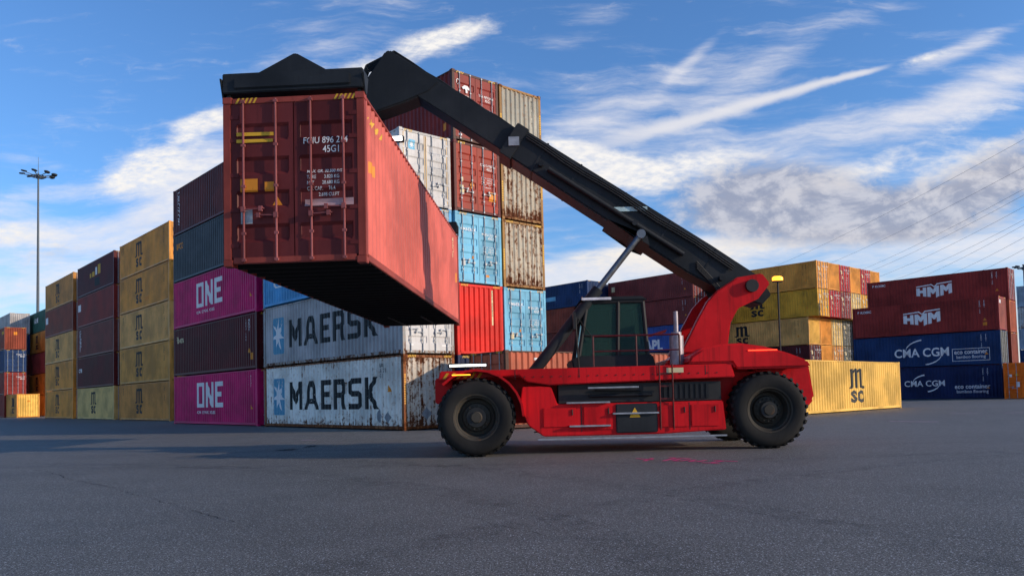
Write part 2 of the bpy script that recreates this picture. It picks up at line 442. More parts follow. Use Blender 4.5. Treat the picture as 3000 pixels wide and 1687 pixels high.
def handle_mesh(e, y, s, h, z):
    def mk():
        bm = bmesh.new(); X = e * (L / 2 + .045)
        bm_tube(bm, (X, y, z), (X, y + s * .36, z + .012), .014, 6)
        bm_box(bm, X - .02, X + .02, y + s * .30 - .03, y + s * .30 + .03, z - .035, z + .05)
        bm_box(bm, X - .02, X + .02, y - .035, y + .035, z - .04, z + .05)
        return mesh(bm, 'handle')
    return cached(('handle', e, y, s, h, z), mk)
def hazard_mesh(e, h, sd):
    def mk():
        bm = bmesh.new(); X = e * (L / 2 - .003)
        for s in (sd,):
            for k in range(5):
                y = s * (W / 2 - .22 - .0) - s * k * .075
                p = [(y, h - .115), (y + .038, h - .115), (y + .085, h - .025), (y + .047, h - .025)]
                vs = [bm.verts.new((X, a, z)) for a, z in p]; bm.faces.new(vs)
        return mesh(bm, 'hazard_stripes')
    return cached(('haz', e, h, sd), mk)

def apply_decal(name, me, mat, root, face, u, z, h, lift=.0035, label=None, rot90=False):
    """bend flat artwork (metres, x right, y up) over a corrugated face. face: 's-','s+','e+','e-','d+','d-'. u: position of the artwork's x=0, as seen by a viewer facing that side"""
    bm = bmesh.new(); bm.from_mesh(me); bpy.data.meshes.remove(me)
    if not bm.verts: bm.free(); return None
    if rot90:
        for v in bm.verts: v.co = Vector((v.co.y, -v.co.x, 0))
    flip = {'s-': 1, 's+': -1, 'e+': 1, 'e-': -1, 'd+': 1, 'd-': -1}[face]
    for v in bm.verts: v.co.z = 0; v.co.x += u; v.co.y += z
    if flip < 0:
        for v in bm.verts: v.co.x = -v.co.x
    xs = [v.co.x for v in bm.verts]; ys = [v.co.y for v in bm.verts]
    if face[0] == 'd':
        br = door_breaks(h); ax = (0, 1, 0); lo, hi = min(ys), max(ys)
    else:
        p = PITCH_S if face[0] == 's' else PITCH_E
        lim = SX if face[0] == 's' else EY
        br = breaks(max(min(xs), -lim) - .01, min(max(xs), lim) + .01, p)[1:-1]; ax = (1, 0, 0); lo, hi = min(xs), max(xs)
    for q in br:
        if lo < q < hi:
            co = (q, 0, 0) if ax[0] else (0, q, 0)
            bmesh.ops.bisect_plane(bm, geom=bm.verts[:] + bm.edges[:] + bm.faces[:], plane_co=co, plane_no=ax)
    for v in bm.verts:
        a, zz = v.co.x, v.co.y
        if face[0] == 's':
            s = 1 if face[1] == '+' else -1
            v.co = Vector((a, s * (W / 2 - .008 - prof(a, PITCH_S, D_S) + lift), zz))
        elif face[0] == 'e':
            s = 1 if face[1] == '+' else -1
            v.co = Vector((s * (L / 2 - .012 - prof(a, PITCH_E, D_E) + lift), a, zz))
        elif face[0] == 'd':
            s = 1 if face[1] == '+' else -1
            v.co = Vector((s * (L / 2 - .018 + lift), a, zz)) if door_depth(zz, h) == 0 else Vector((s * (L / 2 - .018 - (door_depth(zz, h) if .11 < abs(a) < EY - .11 else 0) + lift), a, zz))
    m_ = bpy.data.meshes.new(name); bm.to_mesh(m_); bm.free()
    o = obj(name, m_, mat, root)
    if label: o['label'] = label
    return o

# artwork -----------------------------------------------------------
def rect(x0, y0, x1, y1): return [(x0, y0), (x1, y0), (x1, y1), (x0, y1)]
def rrect(x0, y0, x1, y1, r):
    out = []
    for cx_, cy_, a in ((x1 - r, y1 - r, 0), (x0 + r, y1 - r, 90), (x0 + r, y0 + r, 180), (x1 - r, y0 + r, 270)):
        for k in range(4): t = R(a + k * 30); out.append((cx_ + r * math.cos(t), cy_ + r * math.sin(t)))
    return out
def star7(cx_, cy_, rx, ry):
    pts = []
    for i in range(14):
        t = R(90 + i * 360 / 14); q = 1.0 if i % 2 == 0 else .36
        pts.append((cx_ + rx * q * math.cos(t), cy_ + ry * q * math.sin(t)))
    return pts
def tri(cx_, cy_, s): return [(cx_ - s, cy_ - s * .85), (cx_ + s, cy_ - s * .85), (cx_, cy_ + s * .85)]
def arc_band(cx_, cy_, r, a0, a1, w0, n=14):
    o_, i_ = [], []
    for k in range(n + 1):
        t = R(a0 + (a1 - a0) * k / n); q = w0 * math.sin(math.pi * (.12 + .88 * k / n)) if k < n else w0 * .9
        q = w0 * (.15 + .85 * k / n)
        o_.append((cx_ + (r + q) * math.cos(t), cy_ + (r + q) * .55 * math.sin(t))); i_.append((cx_ + r * math.cos(t), cy_ + r * .55 * math.sin(t)))
    return o_ + i_[::-1]
def msc_m(s):
    """swelling lower case m on curled feet: one outline plus nothing overlapping"""
    P_ = [(-.02,0),(.02,.06),(.10,.10),(.155,.14),(.155,.80),(.10,.86),(.10,.93),(.36,.97),(.36,.88),(.46,.96),(.56,.98),(.65,.95),(.70,.87),(.80,.95),(.91,.98),(1.02,.95),(1.09,.84),(1.10,.70),
          (1.10,.14),(1.16,.10),(1.25,.12),(1.30,.07),(1.26,.0),(1.14,-.03),(.98,.0),(.86,.06),(.86,.68),(.84,.78),(.78,.80),(.73,.74),(.73,.03),(.64,-.03),(.50,.03),(.49,.68),(.47,.78),(.42,.80),(.36,.72),(.36,.06),(.24,.0),(.10,-.04)]
    return [(x * s, y * s) for x, y in P_]

def fit(me, x0, x1, y0, y1):
    xs = [v.co.x for v in me.vertices]; ys = [v.co.y for v in me.vertices]
    for v in me.vertices:
        v.co.x = x0 + (v.co.x - min(xs)) / (max(xs) - min(xs)) * (x1 - x0); v.co.y = y0 + (v.co.y - min(ys)) / (max(ys) - min(ys)) * (y1 - y0)
    return me
def logo_ms(root, u, zc, h, s=1.0, face='s-', mat=None, worn_=False, tall=1.0):
    mt = mat or BLACK; k = tall
    apply_decal('logo', fit(poly_mesh([msc_m(1.0)]), u - .95, u + .95, zc - .18 * k, zc + 1.02 * k), mt, root, face, 0, 0, h)
    apply_decal('logo', fit(text_mesh('s', 1, .03), u - .74, u - .05, zc - .98 * k, zc - .26 * k), mt, root, face, 0, 0, h)
    apply_decal('logo', fit(text_mesh('c', 1, .03), u + .03, u + .74, zc - .98 * k, zc - .26 * k), mt, root, face, 0, 0, h)
def big_star_word(root, h):
    z0 = .62
    apply_decal('logo_panel', poly_mesh([rrect(-5.15, z0 - .05, -3.95, 2.30, .12)]), BLUEM, root, 's-', 0, 0, h, .0035)
    apply_decal('star', poly_mesh([star7(-4.55, 1.48, .62, .82)]), WHITE, root, 's-', 0, 0, h, .0065)
    pl, wd = word('MAERSK', 1.28, 1.12, .155)
    apply_decal('lettering', poly_mesh(pl), BLACK, root, 's-', -3.45, .82, h)
def magenta_word(root, h):
    pl, wd = word('ONE', 1.42, 1.28, .10)
    apply_decal('lettering', poly_mesh(pl), WHITE, root, 's-', -2.35, .98, h)
    apply_decal('small_lettering', text_mesh('OCEAN NETWORK EXPRESS', .235, .012, .92), WHITE, root, 's-', -2.35, .62, h)
def hm_logo(root, h):
    # top bar with a notch, three letters cut to a chevron foot
    bar = [(0,1.20),(1.45,1.32),(1.72,1.08),(1.98,1.34),(3.35,1.44),(3.35,1.33),(2.02,1.23),(1.72,.95),(1.42,1.21),(0,1.09)]
    Hh = [(0,.22),(0,1.0),(.34,1.0),(.34,.76),(.62,.74),(.62,1.02),(.94,1.03),(.94,.08),(.62,.13),(.62,.46),(.34,.48),(.34,.18)]
    M1 = [(1.04,.06),(1.04,1.03),(1.34,1.05),(1.60,.74),(1.86,1.09),(2.16,1.10),(2.16,.02),(1.84,-.12),(1.84,.54),(1.68,.30),(1.52,.30),(1.36,.52),(1.36,.0)]
    M2 = [(2.26,.02),(2.26,1.11),(2.56,1.14),(2.80,.86),(3.04,1.18),(3.34,1.20),(3.34,.24),(3.02,.16),(3.02,.66),(2.88,.44),(2.74,.44),(2.58,.64),(2.58,.08)]
    apply_decal('logo', fit(poly_mesh([bar, Hh, M1, M2]), -1.55, 1.55, .78, 2.22), WHITE, root, 's-', 0, 0, h)
    apply_decal('small_lettering', fit(text_mesh('F KOSIC', .30, .03, 1.0), -5.6, -4.35, 2.32, 2.54), WHITE, root, 's-', 0, 0, h)
def cg_logo(root, h, box):
    if box:
        a, c2, z0, z1, ea, eb, e0, bo = -2.45, 2.10, .90, 1.68, 2.52, 5.08, .98, .02
    else:
        a, c2, z0, z1, ea, eb, e0, bo = -1.7, 1.65, 1.15, 1.68, 2.42, 5.15, .88, .012
    apply_decal('lettering', fit(text_mesh('CMA CGM', 1.02, bo), a, c2, z0, z1), WHITE, root, 's-', 0, 0, h)
    md = (a + c2) / 2; k = (c2 - a) / 4.6
    apply_decal('swoosh', poly_mesh([arc_band(md + .45 * k, z1 - .25, 1.75 * k, 172, 102, .22)]), WHITE, root, 's-', 0, 0, h)
    apply_decal('swoosh', poly_mesh([arc_band(md - .05 * k, z0 + .28, 1.75 * k, -8, -78, .22)]), WHITE, root, 's-', 0, 0, h)
    apply_decal('lettering', fit(text_mesh('eco container', .40, .014), ea, eb, e0, e0 + .36), WHITE, root, 's-', 0, 0, h)
    apply_decal('small_lettering', fit(text_mesh('bamboo flooring', .36, .004), ea + .15, eb - .15, e0 - .46, e0 - .10), WHITE, root, 's-', 0, 0, h)
    if box:
        apply_decal('lettering_box', poly_mesh([rect(2.34, .38, 5.25, 1.46), rect(2.38, .42, 5.21, 1.42)]), WHITE, root, 's-', 0, 0, h)
def side_marks(root, h, x=5.0, col=None, face='s-', tri_=True, sticker=None):
    c = col or WHITE
    apply_decal('number_marking', text_mesh('\n'.join('CXRU 146'), .17, .004, 1.0, 'CENTER', line=.82), c, root, face, x - .35, h - .42, h)
    apply_decal('number_marking', text_mesh('\n'.join('45G1'), .19, .004, 1.0, 'CENTER', line=.85), c, root, face, x, h - .42, h)
    if tri_:
        apply_decal('warning_sticker', poly_mesh([tri(x, .98, .14)]), ORG, root, face, 0, 0, h)
    if sticker: apply_decal('warning_sticker', poly_mesh([rect(x - .16, .45, x + .16, .72)]), sticker, root, face, 0, 0, h)
def door_marks(root, h, num='TIIU 489336 0\n        45G1', e='+', mat=None, detail=True, code=None):
    c = mat or WHITE
    f = 'd' + e
    apply_decal('number_marking', text_mesh(num, .165, .004, .82, line=.95), c, root, f, .16, h - .85, h)
    if detail:
        apply_decal('data_marking', text_mesh('MAX. GR. 32.500 KG\nTARE       3.820 KG\nNET       28.680 KG\nCU. CAP.     76.4\n          2.698 CU.FT', .085, .002, .8, line=1.15), c, root, f, .22, h - 1.35, h)
        apply_decal('data_plate', poly_mesh([rect(-.92, .72, -.72, .96)]), GALV, root, f, 0, 0, h)
        apply_decal('warning_sticker', poly_mesh([tri(-.30, 1.10, .085)]), ORG, root, f, 0, 0, h)

def container(label, x, y, z, yaw, mat, frame=None, end='door', h=H, near=1, group=None, door=None, haz=True, e=1, name='shipping_container', roof=False, sides=(-1,), floor=False, rodmat=None, endmat=None, cats='shipping container'):
    """x,y: bottom near corner at the +x end on the -y side. Local +x along the length"""
    fr = frame or mat
    ca, sa = math.cos(yaw), math.sin(yaw)
    cx_, cy_ = x - ca * L / 2 - sa * W / 2, y - sa * L / 2 + ca * W / 2
    t = thing(name, label, cats, (cx_, cy_, z), yaw, group)
    obj('frame', frame_mesh(h), fr, t)
    for s in (-1, 1): obj('side_wall', side_mesh(s, h), mat, t)
    obj('roof', roof_mesh(h), mat, t)
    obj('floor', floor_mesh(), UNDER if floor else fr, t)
    en = (e, -e) if end == 'door' else (-e, e)   # door end, blind end
    for s in (-1, 1):
        d = obj('door', door_mesh(en[0], s, h), door or mat, t)
        for k, yy in enumerate((.30, .86)):
            obj('lock_rod', rod_mesh(en[0], s * yy, h, .020 if near else .027), rodmat or GALV, d)
            if near: obj('handle', handle_mesh(en[0], s * yy, -s if k else s, h, .95 if k else .84), rodmat or GALV, d)
    obj('end_wall', end_mesh(en[1], h), endmat or mat, t)
    if haz:
        for s in (-1, 1): obj('hazard_stripes', hazard_mesh(e, h, s), YEL, t)
    for sx_ in (-1, 1):
        for sy in (-1, 1):
            for zz in (.059, h - .059):
                obj('corner_casting', cast_mesh(), fr, t, (sx_ * (L / 2 - .089 + .004), sy * (W / 2 - .081 + .003), zz))
    return t

# ------------------------------------------------------------------ ground
def asphalt():
    mt, nb, bs = newmat('asphalt')
    g = nb.add('ShaderNodeTexCoord'); V = g.outputs['Object']
    big = nb.noise(V, .05, 6, .6); mid = nb.noise(V, .6, 5, .6); n1 = nb.noise(V, 48, 4, .8)
    vo = nb.add('ShaderNodeTexVoronoi'); nb.l.new(V, vo.inputs['Vector']); vo.inputs['Scale'].default_value = 85
    sp_ = nb.m('MULTIPLY', nb.mr(vo.outputs['Distance'], .18, .34, 1, 0), nb.mr(nb.m('FRACT', nb.m('MULTIPLY', nb.add('ShaderNodeSeparateColor').outputs[0] if False else vo.outputs['Distance'], 1.0)), 0, 1, 1, 1))
    sc_ = nb.add('ShaderNodeSeparateColor'); nb.l.new(vo.outputs['Color'], sc_.inputs[0])
    pick = nb.mr(sc_.outputs[0], .58, .86); grit = nb.m('MULTIPLY', nb.mr(vo.outputs['Distance'], .22, .42, 1, 0), pick)
    vo2 = nb.add('ShaderNodeTexVoronoi'); nb.l.new(V, vo2.inputs['Vector']); vo2.inputs['Scale'].default_value = 42
    sc2 = nb.add('ShaderNodeSeparateColor'); nb.l.new(vo2.outputs['Color'], sc2.inputs[0])
    grit2 = nb.m('MULTIPLY', nb.mr(vo2.outputs['Distance'], .18, .38, 1, 0), nb.mr(sc2.outputs[0], .80, .94))
    c = nb.mix(nb.mr(big, .35, .65), (.150, .138, .115), (.200, .184, .154))
    c = nb.mix(nb.mr(mid, .35, .7), c, (.205, .190, .162))
    c = nb.mix(nb.m('MULTIPLY', nb.mr(n1, .44, .60), .95), c, (.030, .029, .027))
    c = nb.mix(nb.m('MULTIPLY', grit, .9), c, (.80, .80, .80)); c = nb.mix(nb.m('MULTIPLY', grit2, .8), c, (.74, .74, .76))
    # tyre-polished lanes and old oil
    lane = nb.noise(nb.mapping(V, rot=(0, 0, R(20)), scale=(.06, .8, 1)), 1.2, 4, .5)
    c = nb.mix(nb.m('MULTIPLY', nb.mr(lane, .55, .75), .35), c, (.055, .055, .058))
    nb.l.new(c, bs.inputs['Base Color'])
    nb.l.new(nb.m('MULTIPLY_ADD', n1, .35, .48), bs.inputs['Roughness']); bs.inputs['Specular IOR Level'].default_value = .35
    bp = nb.add('ShaderNodeBump'); bp.inputs['Strength'].default_value = 1.0; bp.inputs['Distance'].default_value = .011
    nb.l.new(nb.m('ADD', n1, nb.m('MULTIPLY', grit, .6)), bp.inputs['Height']); nb.l.new(bp.outputs[0], bs.inputs['Normal'])
    return mt
bm = bmesh.new(); S_ = 3000
vs = [bm.verts.new(p) for p in ((-S_, -60, 0), (S_, -60, 0), (S_, S_, 0), (-S_, S_, 0))]; bm.faces.new(vs)
tag(obj('ground', mesh(bm, 'ground'), asphalt()), kind='structure')
CRK = plain('crack filler', (.008, .008, .01), .9)
random.seed(5)
def crack(p0, p1, wd, seed, branch=True):
    rnd = random.Random(seed); p0, p1 = Vector(p0), Vector(p1); n = int((p1 - p0).length / .10); d = (p1 - p0).normalized(); q = Vector((-d.y, d.x))
    bmc = bmesh.new(); off = 0; prev = None
    for i in range(n + 1):
        off = off * .92 + rnd.uniform(-.035, .035); c = p0.lerp(p1, i / n) + q * off
        ww = wd * .55 * rnd.uniform(.1, 1.0) * min(1, i / 4, (n - i) / 4) + .0004
        a = bmc.verts.new((c.x + q.x * ww, c.y + q.y * ww, .004)); e_ = bmc.verts.new((c.x - q.x * ww, c.y - q.y * ww, .004))
        if prev and rnd.random() > .22: bmc.faces.new((prev[0], a, e_, prev[1]))
        prev = (a, e_)
    return mesh(bmc, 'pavement_crack')
for i, (p0, p1, wd) in enumerate([((-.74, 8.4), (.42, 6.75), .010), ((.42, 6.75), (.75, 5.9), .008), ((2.99, 13.14), (5.47, 8.57), .016), ((5.47, 8.57), (7.4, 5.6), .012), ((1.16, 9.21), (3.25, 6.86), .011), ((3.25, 6.86), (4.1, 5.7), .009),
                                 ((-9.54, 15.7), (-5.77, 11.6), .022), ((-5.77, 11.6), (-2.4, 7.6), .012), ((2.2, 11.6), (3.0, 10.4), .009), ((6.5, 17.0), (8.4, 14.2), .016), ((8.6, 15.2), (11.5, 11.2), .014), ((-3.2, 12.5), (-1.4, 10.6), .009), ((2.6, 7.3), (3.9, 7.6), .006), ((9.2, 24.5), (12.0, 19), .02)]):
    tag(obj('pavement_crack', crack(p0, p1, wd, 11 + i), CRK), kind='structure')
# pothole: ragged dark hollow
def patch(name, cx_, cy_, rx, ry, z, mat, seed, n=28):
    rnd = random.Random(seed); bmp = bmesh.new(); vs = []
    for i in range(n):
        t = 2 * math.pi * i / n; k = rnd.uniform(.6, 1.1); vs.append(bmp.verts.new((cx_ + rx * k * math.cos(t), cy_ + ry * k * math.sin(t), z)))
    bmp.faces.new(vs); return tag(obj(name, mesh(bmp, name), mat), kind='structure')
patch('pothole', -5.70, 19.9, .26, .42, .0045, CRK, 2); patch('pothole', -5.42, 21.2, .16, .5, .0045, CRK, 3)
PINK = worn('pink spray paint', (.75, .05, .20), .66)
def stroke(bms, pts, wd, z=.005):
    for (x0, y0), (x1, y1) in zip(pts[:-1], pts[1:]):
        d = Vector((x1 - x0, y1 - y0)); d.normalize(); q = Vector((-d.y, d.x)) * wd / 2
        vs = [bms.verts.new((x0 + q.x, y0 + q.y, z)), bms.verts.new((x1 + q.x, y1 + q.y, z)), bms.verts.new((x1 - q.x, y1 - q.y, z)), bms.verts.new((x0 - q.x, y0 - q.y, z))]
        bms.faces.new(vs)
bm = bmesh.new()
ex, ey = Vector((1.57, -1.30)).normalized(), Vector((.62, .78))
def wp(a, c): v = Vector((2.16, 14.62)) + ex * a + ey * c; return (v.x, v.y)
for st in ([(0, .15), (.42, .05)], [(.25, .35), (.40, -.25)], [(.45, .6), (.95, .5)], [(.62, .58), (.70, -.1)], [(.80, .35), (.84, .0), (.98, 0), (1.0, .35)], [(1.12, .34), (1.16, 0), (1.30, 0), (1.32, .34)], [(1.45, .36), (1.92, .30)], [(1.66, .34), (1.60, -.15)], [(1.45, -.12), (1.80, -.18)]):
    stroke(bm, [wp(*p) for p in st], .075)
tag(obj('sprayed_marking', mesh(bm, 'sprayed_marking'), PINK), kind='structure')
LP = worn('pale pink line paint', (.80, .48, .58), .7)
bm = bmesh.new(); stroke(bm, [(13.3, 27.7), (14.25, 26.6)], .14); stroke(bm, [(13.25, 27.95), (13.45, 27.35)], .1); tag(obj('painted_line', mesh(bm, 'painted_line'), LP), kind='structure')
bm = bmesh.new(); stroke(bm, [(18.7, 34.0), (19.6, 33.4)], .14); stroke(bm, [(20.6, 33.3), (21.8, 32.9)], .14); stroke(bm, [(-6.6, 24.6), (-6.1, 24.5)], .08); tag(obj('painted_line', mesh(bm, 'painted_line'), LP), kind='structure')

mt_, nb, bs = newmat('tyre rubber smear'); t_ = nb.add('ShaderNodeTexCoord')
nb.l.new(nb.m('MULTIPLY', nb.mr(nb.noise(t_.outputs['Object'], 3.5, 7, .7), .40, .80), .32), bs.inputs['Alpha']); bs.inputs['Base Color'].default_value = (.02, .02, .021, 1); bs.inputs['Roughness'].default_value = .6
def arc_mark(cx_, cy_, r, a0, a1, wd):
    bma = bmesh.new(); prev = None; n = 60
    for i in range(n + 1):
        t = R(a0 + (a1 - a0) * i / n); a = bma.verts.new((cx_ + (r - wd / 2) * math.cos(t), cy_ + (r - wd / 2) * math.sin(t), .0035)); b2 = bma.verts.new((cx_ + (r + wd / 2) * math.cos(t), cy_ + (r + wd / 2) * math.sin(t), .0035))
        if prev: bma.faces.new((prev[0], a, b2, prev[1]))
        prev = (a, b2)
    return tag(obj('tyre_mark', mesh(bma, 'tyre_mark'), mt_), kind='structure')
arc_mark(-14, 2, 15.5, 5, 75, .5); arc_mark(-14, 2, 17.6, 8, 70, .5); arc_mark(16, -6, 21, 80, 150, .45); arc_mark(22, 4, 16, 95, 170, .5); arc_mark(4, 60, 46, 250, 300, .5)
# ------------------------------------------------------------------ containers: colours
MUST = paint('mustard yellow paint', (.78, .325, .055), 0); MUSTD = paint('dull mustard paint', (.64, .275, .060), 1, dirt=.5); TAN = paint('tan yellow paint', (.80, .41, .115), 0); CRM = paint('cream paint', (.72, .49, .17), 1)
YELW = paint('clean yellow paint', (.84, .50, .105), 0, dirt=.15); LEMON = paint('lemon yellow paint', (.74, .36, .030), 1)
MAG = paint('magenta paint', (.60, .010, .13), 0, dirt=.22); MAR = paint('dark maroon paint', (.105, .012, .014), 0, dirt=.2); MAR2 = paint('red maroon paint', (.24, .028, .022), 0, dirt=.3)
BRN = paint('red brown paint', (.26, .052, .026), 1, dirt=.4); BRNL = paint('faded red brown paint', (.46, .115, .06), 1, dirt=.45); SLATE = paint('slate blue paint', (.070, .076, .082), 0, dirt=.3)
GREY = paint('blue grey paint', (.46, .44, .43), 1, dirt=.4); LGREY = paint('light grey paint', (.60, .58, .56), 1, dirt=.3); RUSTW = paint('rust eaten white paint', (.88, .85, .76), 2, dirt=.2)
RUSTW3 = paint('heavily rusted white paint', (.62, .58, .50), 3, dirt=.4); BEIGE = paint('rust stained beige paint', (.42, .40, .33), 2, dirt=.4); BEIGE3 = paint('heavily rusted beige paint', (.46, .42, .33), 3, dirt=.4)
RUSTF = paint('rusty orange frame', (.28, .075, .02), 3, dirt=.5, rustcol=(.22, .06, .012)); OCHF = paint('ochre rusty frame', (.34, .17, .04), 2, dirt=.5)
LBLUE = paint('light blue paint', (.17, .47, .66), 0, dirt=.2); SKYB = paint('sky blue paint', (.10, .38, .68), 0, dirt=.2); PALE = paint('pale blue grey paint', (.34, .44, .52), 1); PALEW = paint('pale grey paint', (.55, .58, .56), 2)
REDB = paint('bright red paint', (.72, .018, .010), 0, dirt=.3); REDM = paint('red oxide paint', (.33, .036, .020), 0, dirt=.2); NAVY = paint('navy blue paint', (.010, .040, .125), 0, dirt=.15); NAVY2 = paint('deep navy paint', (.008, .020, .08), 0, dirt=.12)
HRED = paint('oxblood paint', (.28, .028, .022), 0, dirt=.12); SALM = paint('salmon red paint', (.62, .125, .095), 1, rough=.45, dirt=.35); ORNG = paint('bright orange paint', (.98, .17, .010), 0, dirt=.12); DGRN = paint('dark green paint', (.03, .12, .085), 0)
PNK = paint('faded pink red paint', (.46, .10, .09), 0); DBRN = paint('dark brown paint', (.085, .032, .024), 0); BLU = paint('royal blue paint', (.05, .11, .36), 1, dirt=.7); DARKD = paint('dark grimy grey paint', (.12, .12, .10), 1, dirt=.6)
DRED = paint('deep red paint', (.45, .015, .015), 1, dirt=.6)

MX, MY, MA = -4.10, 29.75, .8437
MU = Vector((-math.cos(MA), math.sin(MA))); MV = Vector((math.sin(MA), math.cos(MA)))
def rowpos(s, v): p = Vector((MX, MY)) + MU * s + MV * v; return p.x, p.y
GAPZ = .004
G_LEFT = 'containers stacked along the left row'
def rowbox(label, s, v, lvl, mat, **k):
    x, y = rowpos(s, v)
    return container(label, x, y, (lvl - 1) * (H + GAPZ), -MA, mat, group=k.pop('group', G_LEFT), **k)

# near corner stack
c = rowbox('rusty white container with black lettering and a star, on the ground at the near corner', 0, 0, 1, RUSTW, frame=RUSTF, end='wall', endmat=RUSTW3)
big_star_word(c, H)
apply_decal('number_marking', text_mesh('MAE\n36 271\n451', .24, .006, .8, line=.85), BLACK, c, 's-', 4.35, 2.45, H)
apply_decal('warning_sticker', poly_mesh([tri(5.05, 1.62, .16)]), ORG, c, 's-', 0, 0, H)
apply_decal('number_marking', text_mesh('\n'.join('CCPU 276 481'), .125, .004, 1, 'CENTER', line=.8), BLACK, c, 'e+', .62, 2.52, H)
apply_decal('diamond_placard', poly_mesh([[(4.1, .55), (4.32, .27), (4.54, .55), (4.32, .83)], [(4.72, .50), (4.94, .22), (5.16, .50), (4.94, .78)]]), plain('grey placard', (.25, .27, .29)), c, 's-', 0, 0, H)
apply_decal('diamond_placard', poly_mesh([[(-.38, .62), (-.16, .34), (.06, .62), (-.16, .90)]]), plain('grey placard', (.25, .27, .29)), c, 'e+', 0, 0, H)
rp = plain('orange yellow post stencil', (.75, .36, .06), .6)
for s in (-1, 1):
    bm = bmesh.new()
    for k in range(13): bm_box(bm, L / 2 - .0045, L / 2 - .0015, s * 1.15 - .04, s * 1.15 + .04, 1.0 + k * .09, 1.07 + k * .09)
    obj('post_stencil', mesh(bm, 'post_stencil'), rp, c)
c = rowbox('blue grey container with black lettering, white doors at its end, on the rusty white one', 0, 0, 2, GREY, frame=paint('worn grey frame', (.34, .34, .33), 2), door=LGREY)
big_star_word(c, H); door_marks(c, H, '', detail=False)
apply_decal('warning_sticker', poly_mesh([tri(5.45, 2.3, .16)]), ORG, c, 's-', 0, 0, H)
apply_decal('warning_sticker', poly_mesh([tri(-.42, 2.30, .14)]), ORG, c, 'd+', 0, 0, H, .05)
for q in ((-.98, 1.32, -.80, 1.72), (.72, 1.40, .90, 1.75), (-.9, .32, -.72, .40), (.62, .32, .95, .38)): apply_decal('paper_label', poly_mesh([rect(*q)]), WHITE, c, 'd+', 0, 0, H)
c = rowbox('sky blue container above the grey lettered one, mostly behind the lifted container', 0, 0, 3, SKYB, door=PALE, frame=SKYB)
apply_decal('logo_outline', poly_mesh([rrect(-4.95, .85, -3.5, 2.5, .2), rrect(-4.87, .93, -3.58, 2.42, .16)]), WHITE, c, 's-', 0, 0, H)
apply_decal('star', poly_mesh([star7(-4.22, 1.68, .55, .66)]), WHITE, c, 's-', 0, 0, H)
c = rowbox('light grey container with gold door seals, topmost of the near corner stack', 0, 0, 4, LGREY, frame=LGREY)
apply_decal('logo_panel', poly_mesh([rrect(-.78, 2.12, -.48, 2.50, .03)]), LBLUE, c, 'd+', 0, 0, H)
apply_decal('star', poly_mesh([star7(-.63, 2.31, .12, .16)]), WHITE, c, 'd+', 0, 0, H, .008)
door_marks(c, H, 'MRSU 378 620\n         45G1', mat=GALV)
bm = bmesh.new()
for y in (-1.03, -.05, .03, 1.03): bm_box(bm, L / 2 - .02, L / 2 - .008, y - .012, y + .012, .2, H - .15)
obj('door_seal', mesh(bm, 'door_seal'), plain('gold rubber seal', (.62, .36, .07)), c)

# second column (doors), five high
TOW = 'containers in the tall door tower'
VB, VC = 2.545, 5.075
c = rowbox('deep navy container with white bars at the foot of the middle tower column', -.08, VB, 1, NAVY2, end='wall', group=TOW)
apply_decal('marking', poly_mesh([rect(-1.0, .9 + k * .42, -.5, 1.0 + k * .42) for k in range(4)]), WHITE, c, 'e+', 0, 0, H)
c = rowbox('bright red container with dented ribbed end, second up in the middle tower column', -.08, VB, 2, REDB, end='wall', group=TOW)
apply_decal('number_strip', poly_mesh([rect(.62, 1.25, .72, 2.7)]), CREAM, c, 'e+', 0, 0, H)
apply_decal('number_marking', text_mesh('\n'.join('DCTU 409836'), .12, .003, 1, 'CENTER', line=.82), plain('dark brown print', (.1, .03, .02)), c, 'e+', .67, 2.60, H, .007)
c = rowbox('light blue container with doors shut, third up in the middle tower column', -.08, VB, 3, LBLUE, group=TOW)
apply_decal('logo', poly_mesh([star7(-.93, 2.20, .05, .07)]), WHITE, c, 'd+', 0, 0, H, .05)
apply_decal('lettering', text_mesh('MAERSK', .20, .005, .95), WHITE, c, 'd+', -.84, 2.13, H, .05)
door_marks(c, H, 'MRKU 321 597\n         45G1'); apply_decal('warning_sticker', poly_mesh([rect(.30, .32, .52, .42)]), ORG, c, 'd+', 0, 0, H)
c = rowbox('red oxide container with orange placard on its door, fourth up in the tower', -.08, VB, 4, REDM, frame=MAR, group=TOW)
door_marks(c, H, 'CIPU 519672 1\n         45G1')
apply_decal('placard', poly_mesh([rect(.60, .62, .96, 1.02)]), ORG, c, 'd+', 0, 0, H, .02)
apply_decal('warning_sticker', poly_mesh([tri(-.30, 1.22, .12)]), ORG, c, 'd+', 0, 0, H, .05)
apply_decal('data_plate', poly_mesh([rect(-.92, .78, -.72, 1.10), rect(-.86, 1.24, -.76, 1.42)]), CREAM, c, 'd+', 0, 0, H, .02)
c = rowbox('red brown container with white tree-like emblem on its door, top of the tower', -.08, VB, 5, MAR2, frame=DBRN, group=TOW)
for p in ([[(-.56, 2.02), (-.46, 2.02), (-.46, 2.20), (-.36, 2.16), (-.30, 2.24), (-.44, 2.34), (-.58, 2.34), (-.72, 2.24), (-.66, 2.16), (-.56, 2.20)]],): apply_decal('logo', poly_mesh(p), WHITE, c, 'd+', 0, 0, H, .05)
apply_decal('small_lettering', text_mesh('TRITON', .11, .003, 1.0), WHITE, c, 'd+', -.74, 1.86, H)
ring = [[(-.93 + .085 * math.cos(R(t)), 2.42 + .115 * math.sin(R(t))) for t in range(0, 360, 20)], [(-.93 + .06 * math.cos(R(t)), 2.42 + .085 * math.sin(R(t))) for t in range(0, 360, 20)]]
apply_decal('logo', poly_mesh(ring), WHITE, c, 'd+', 0, 0, H, .02); door_marks(c, H, 'TIIU 489336 0\n         45G1')
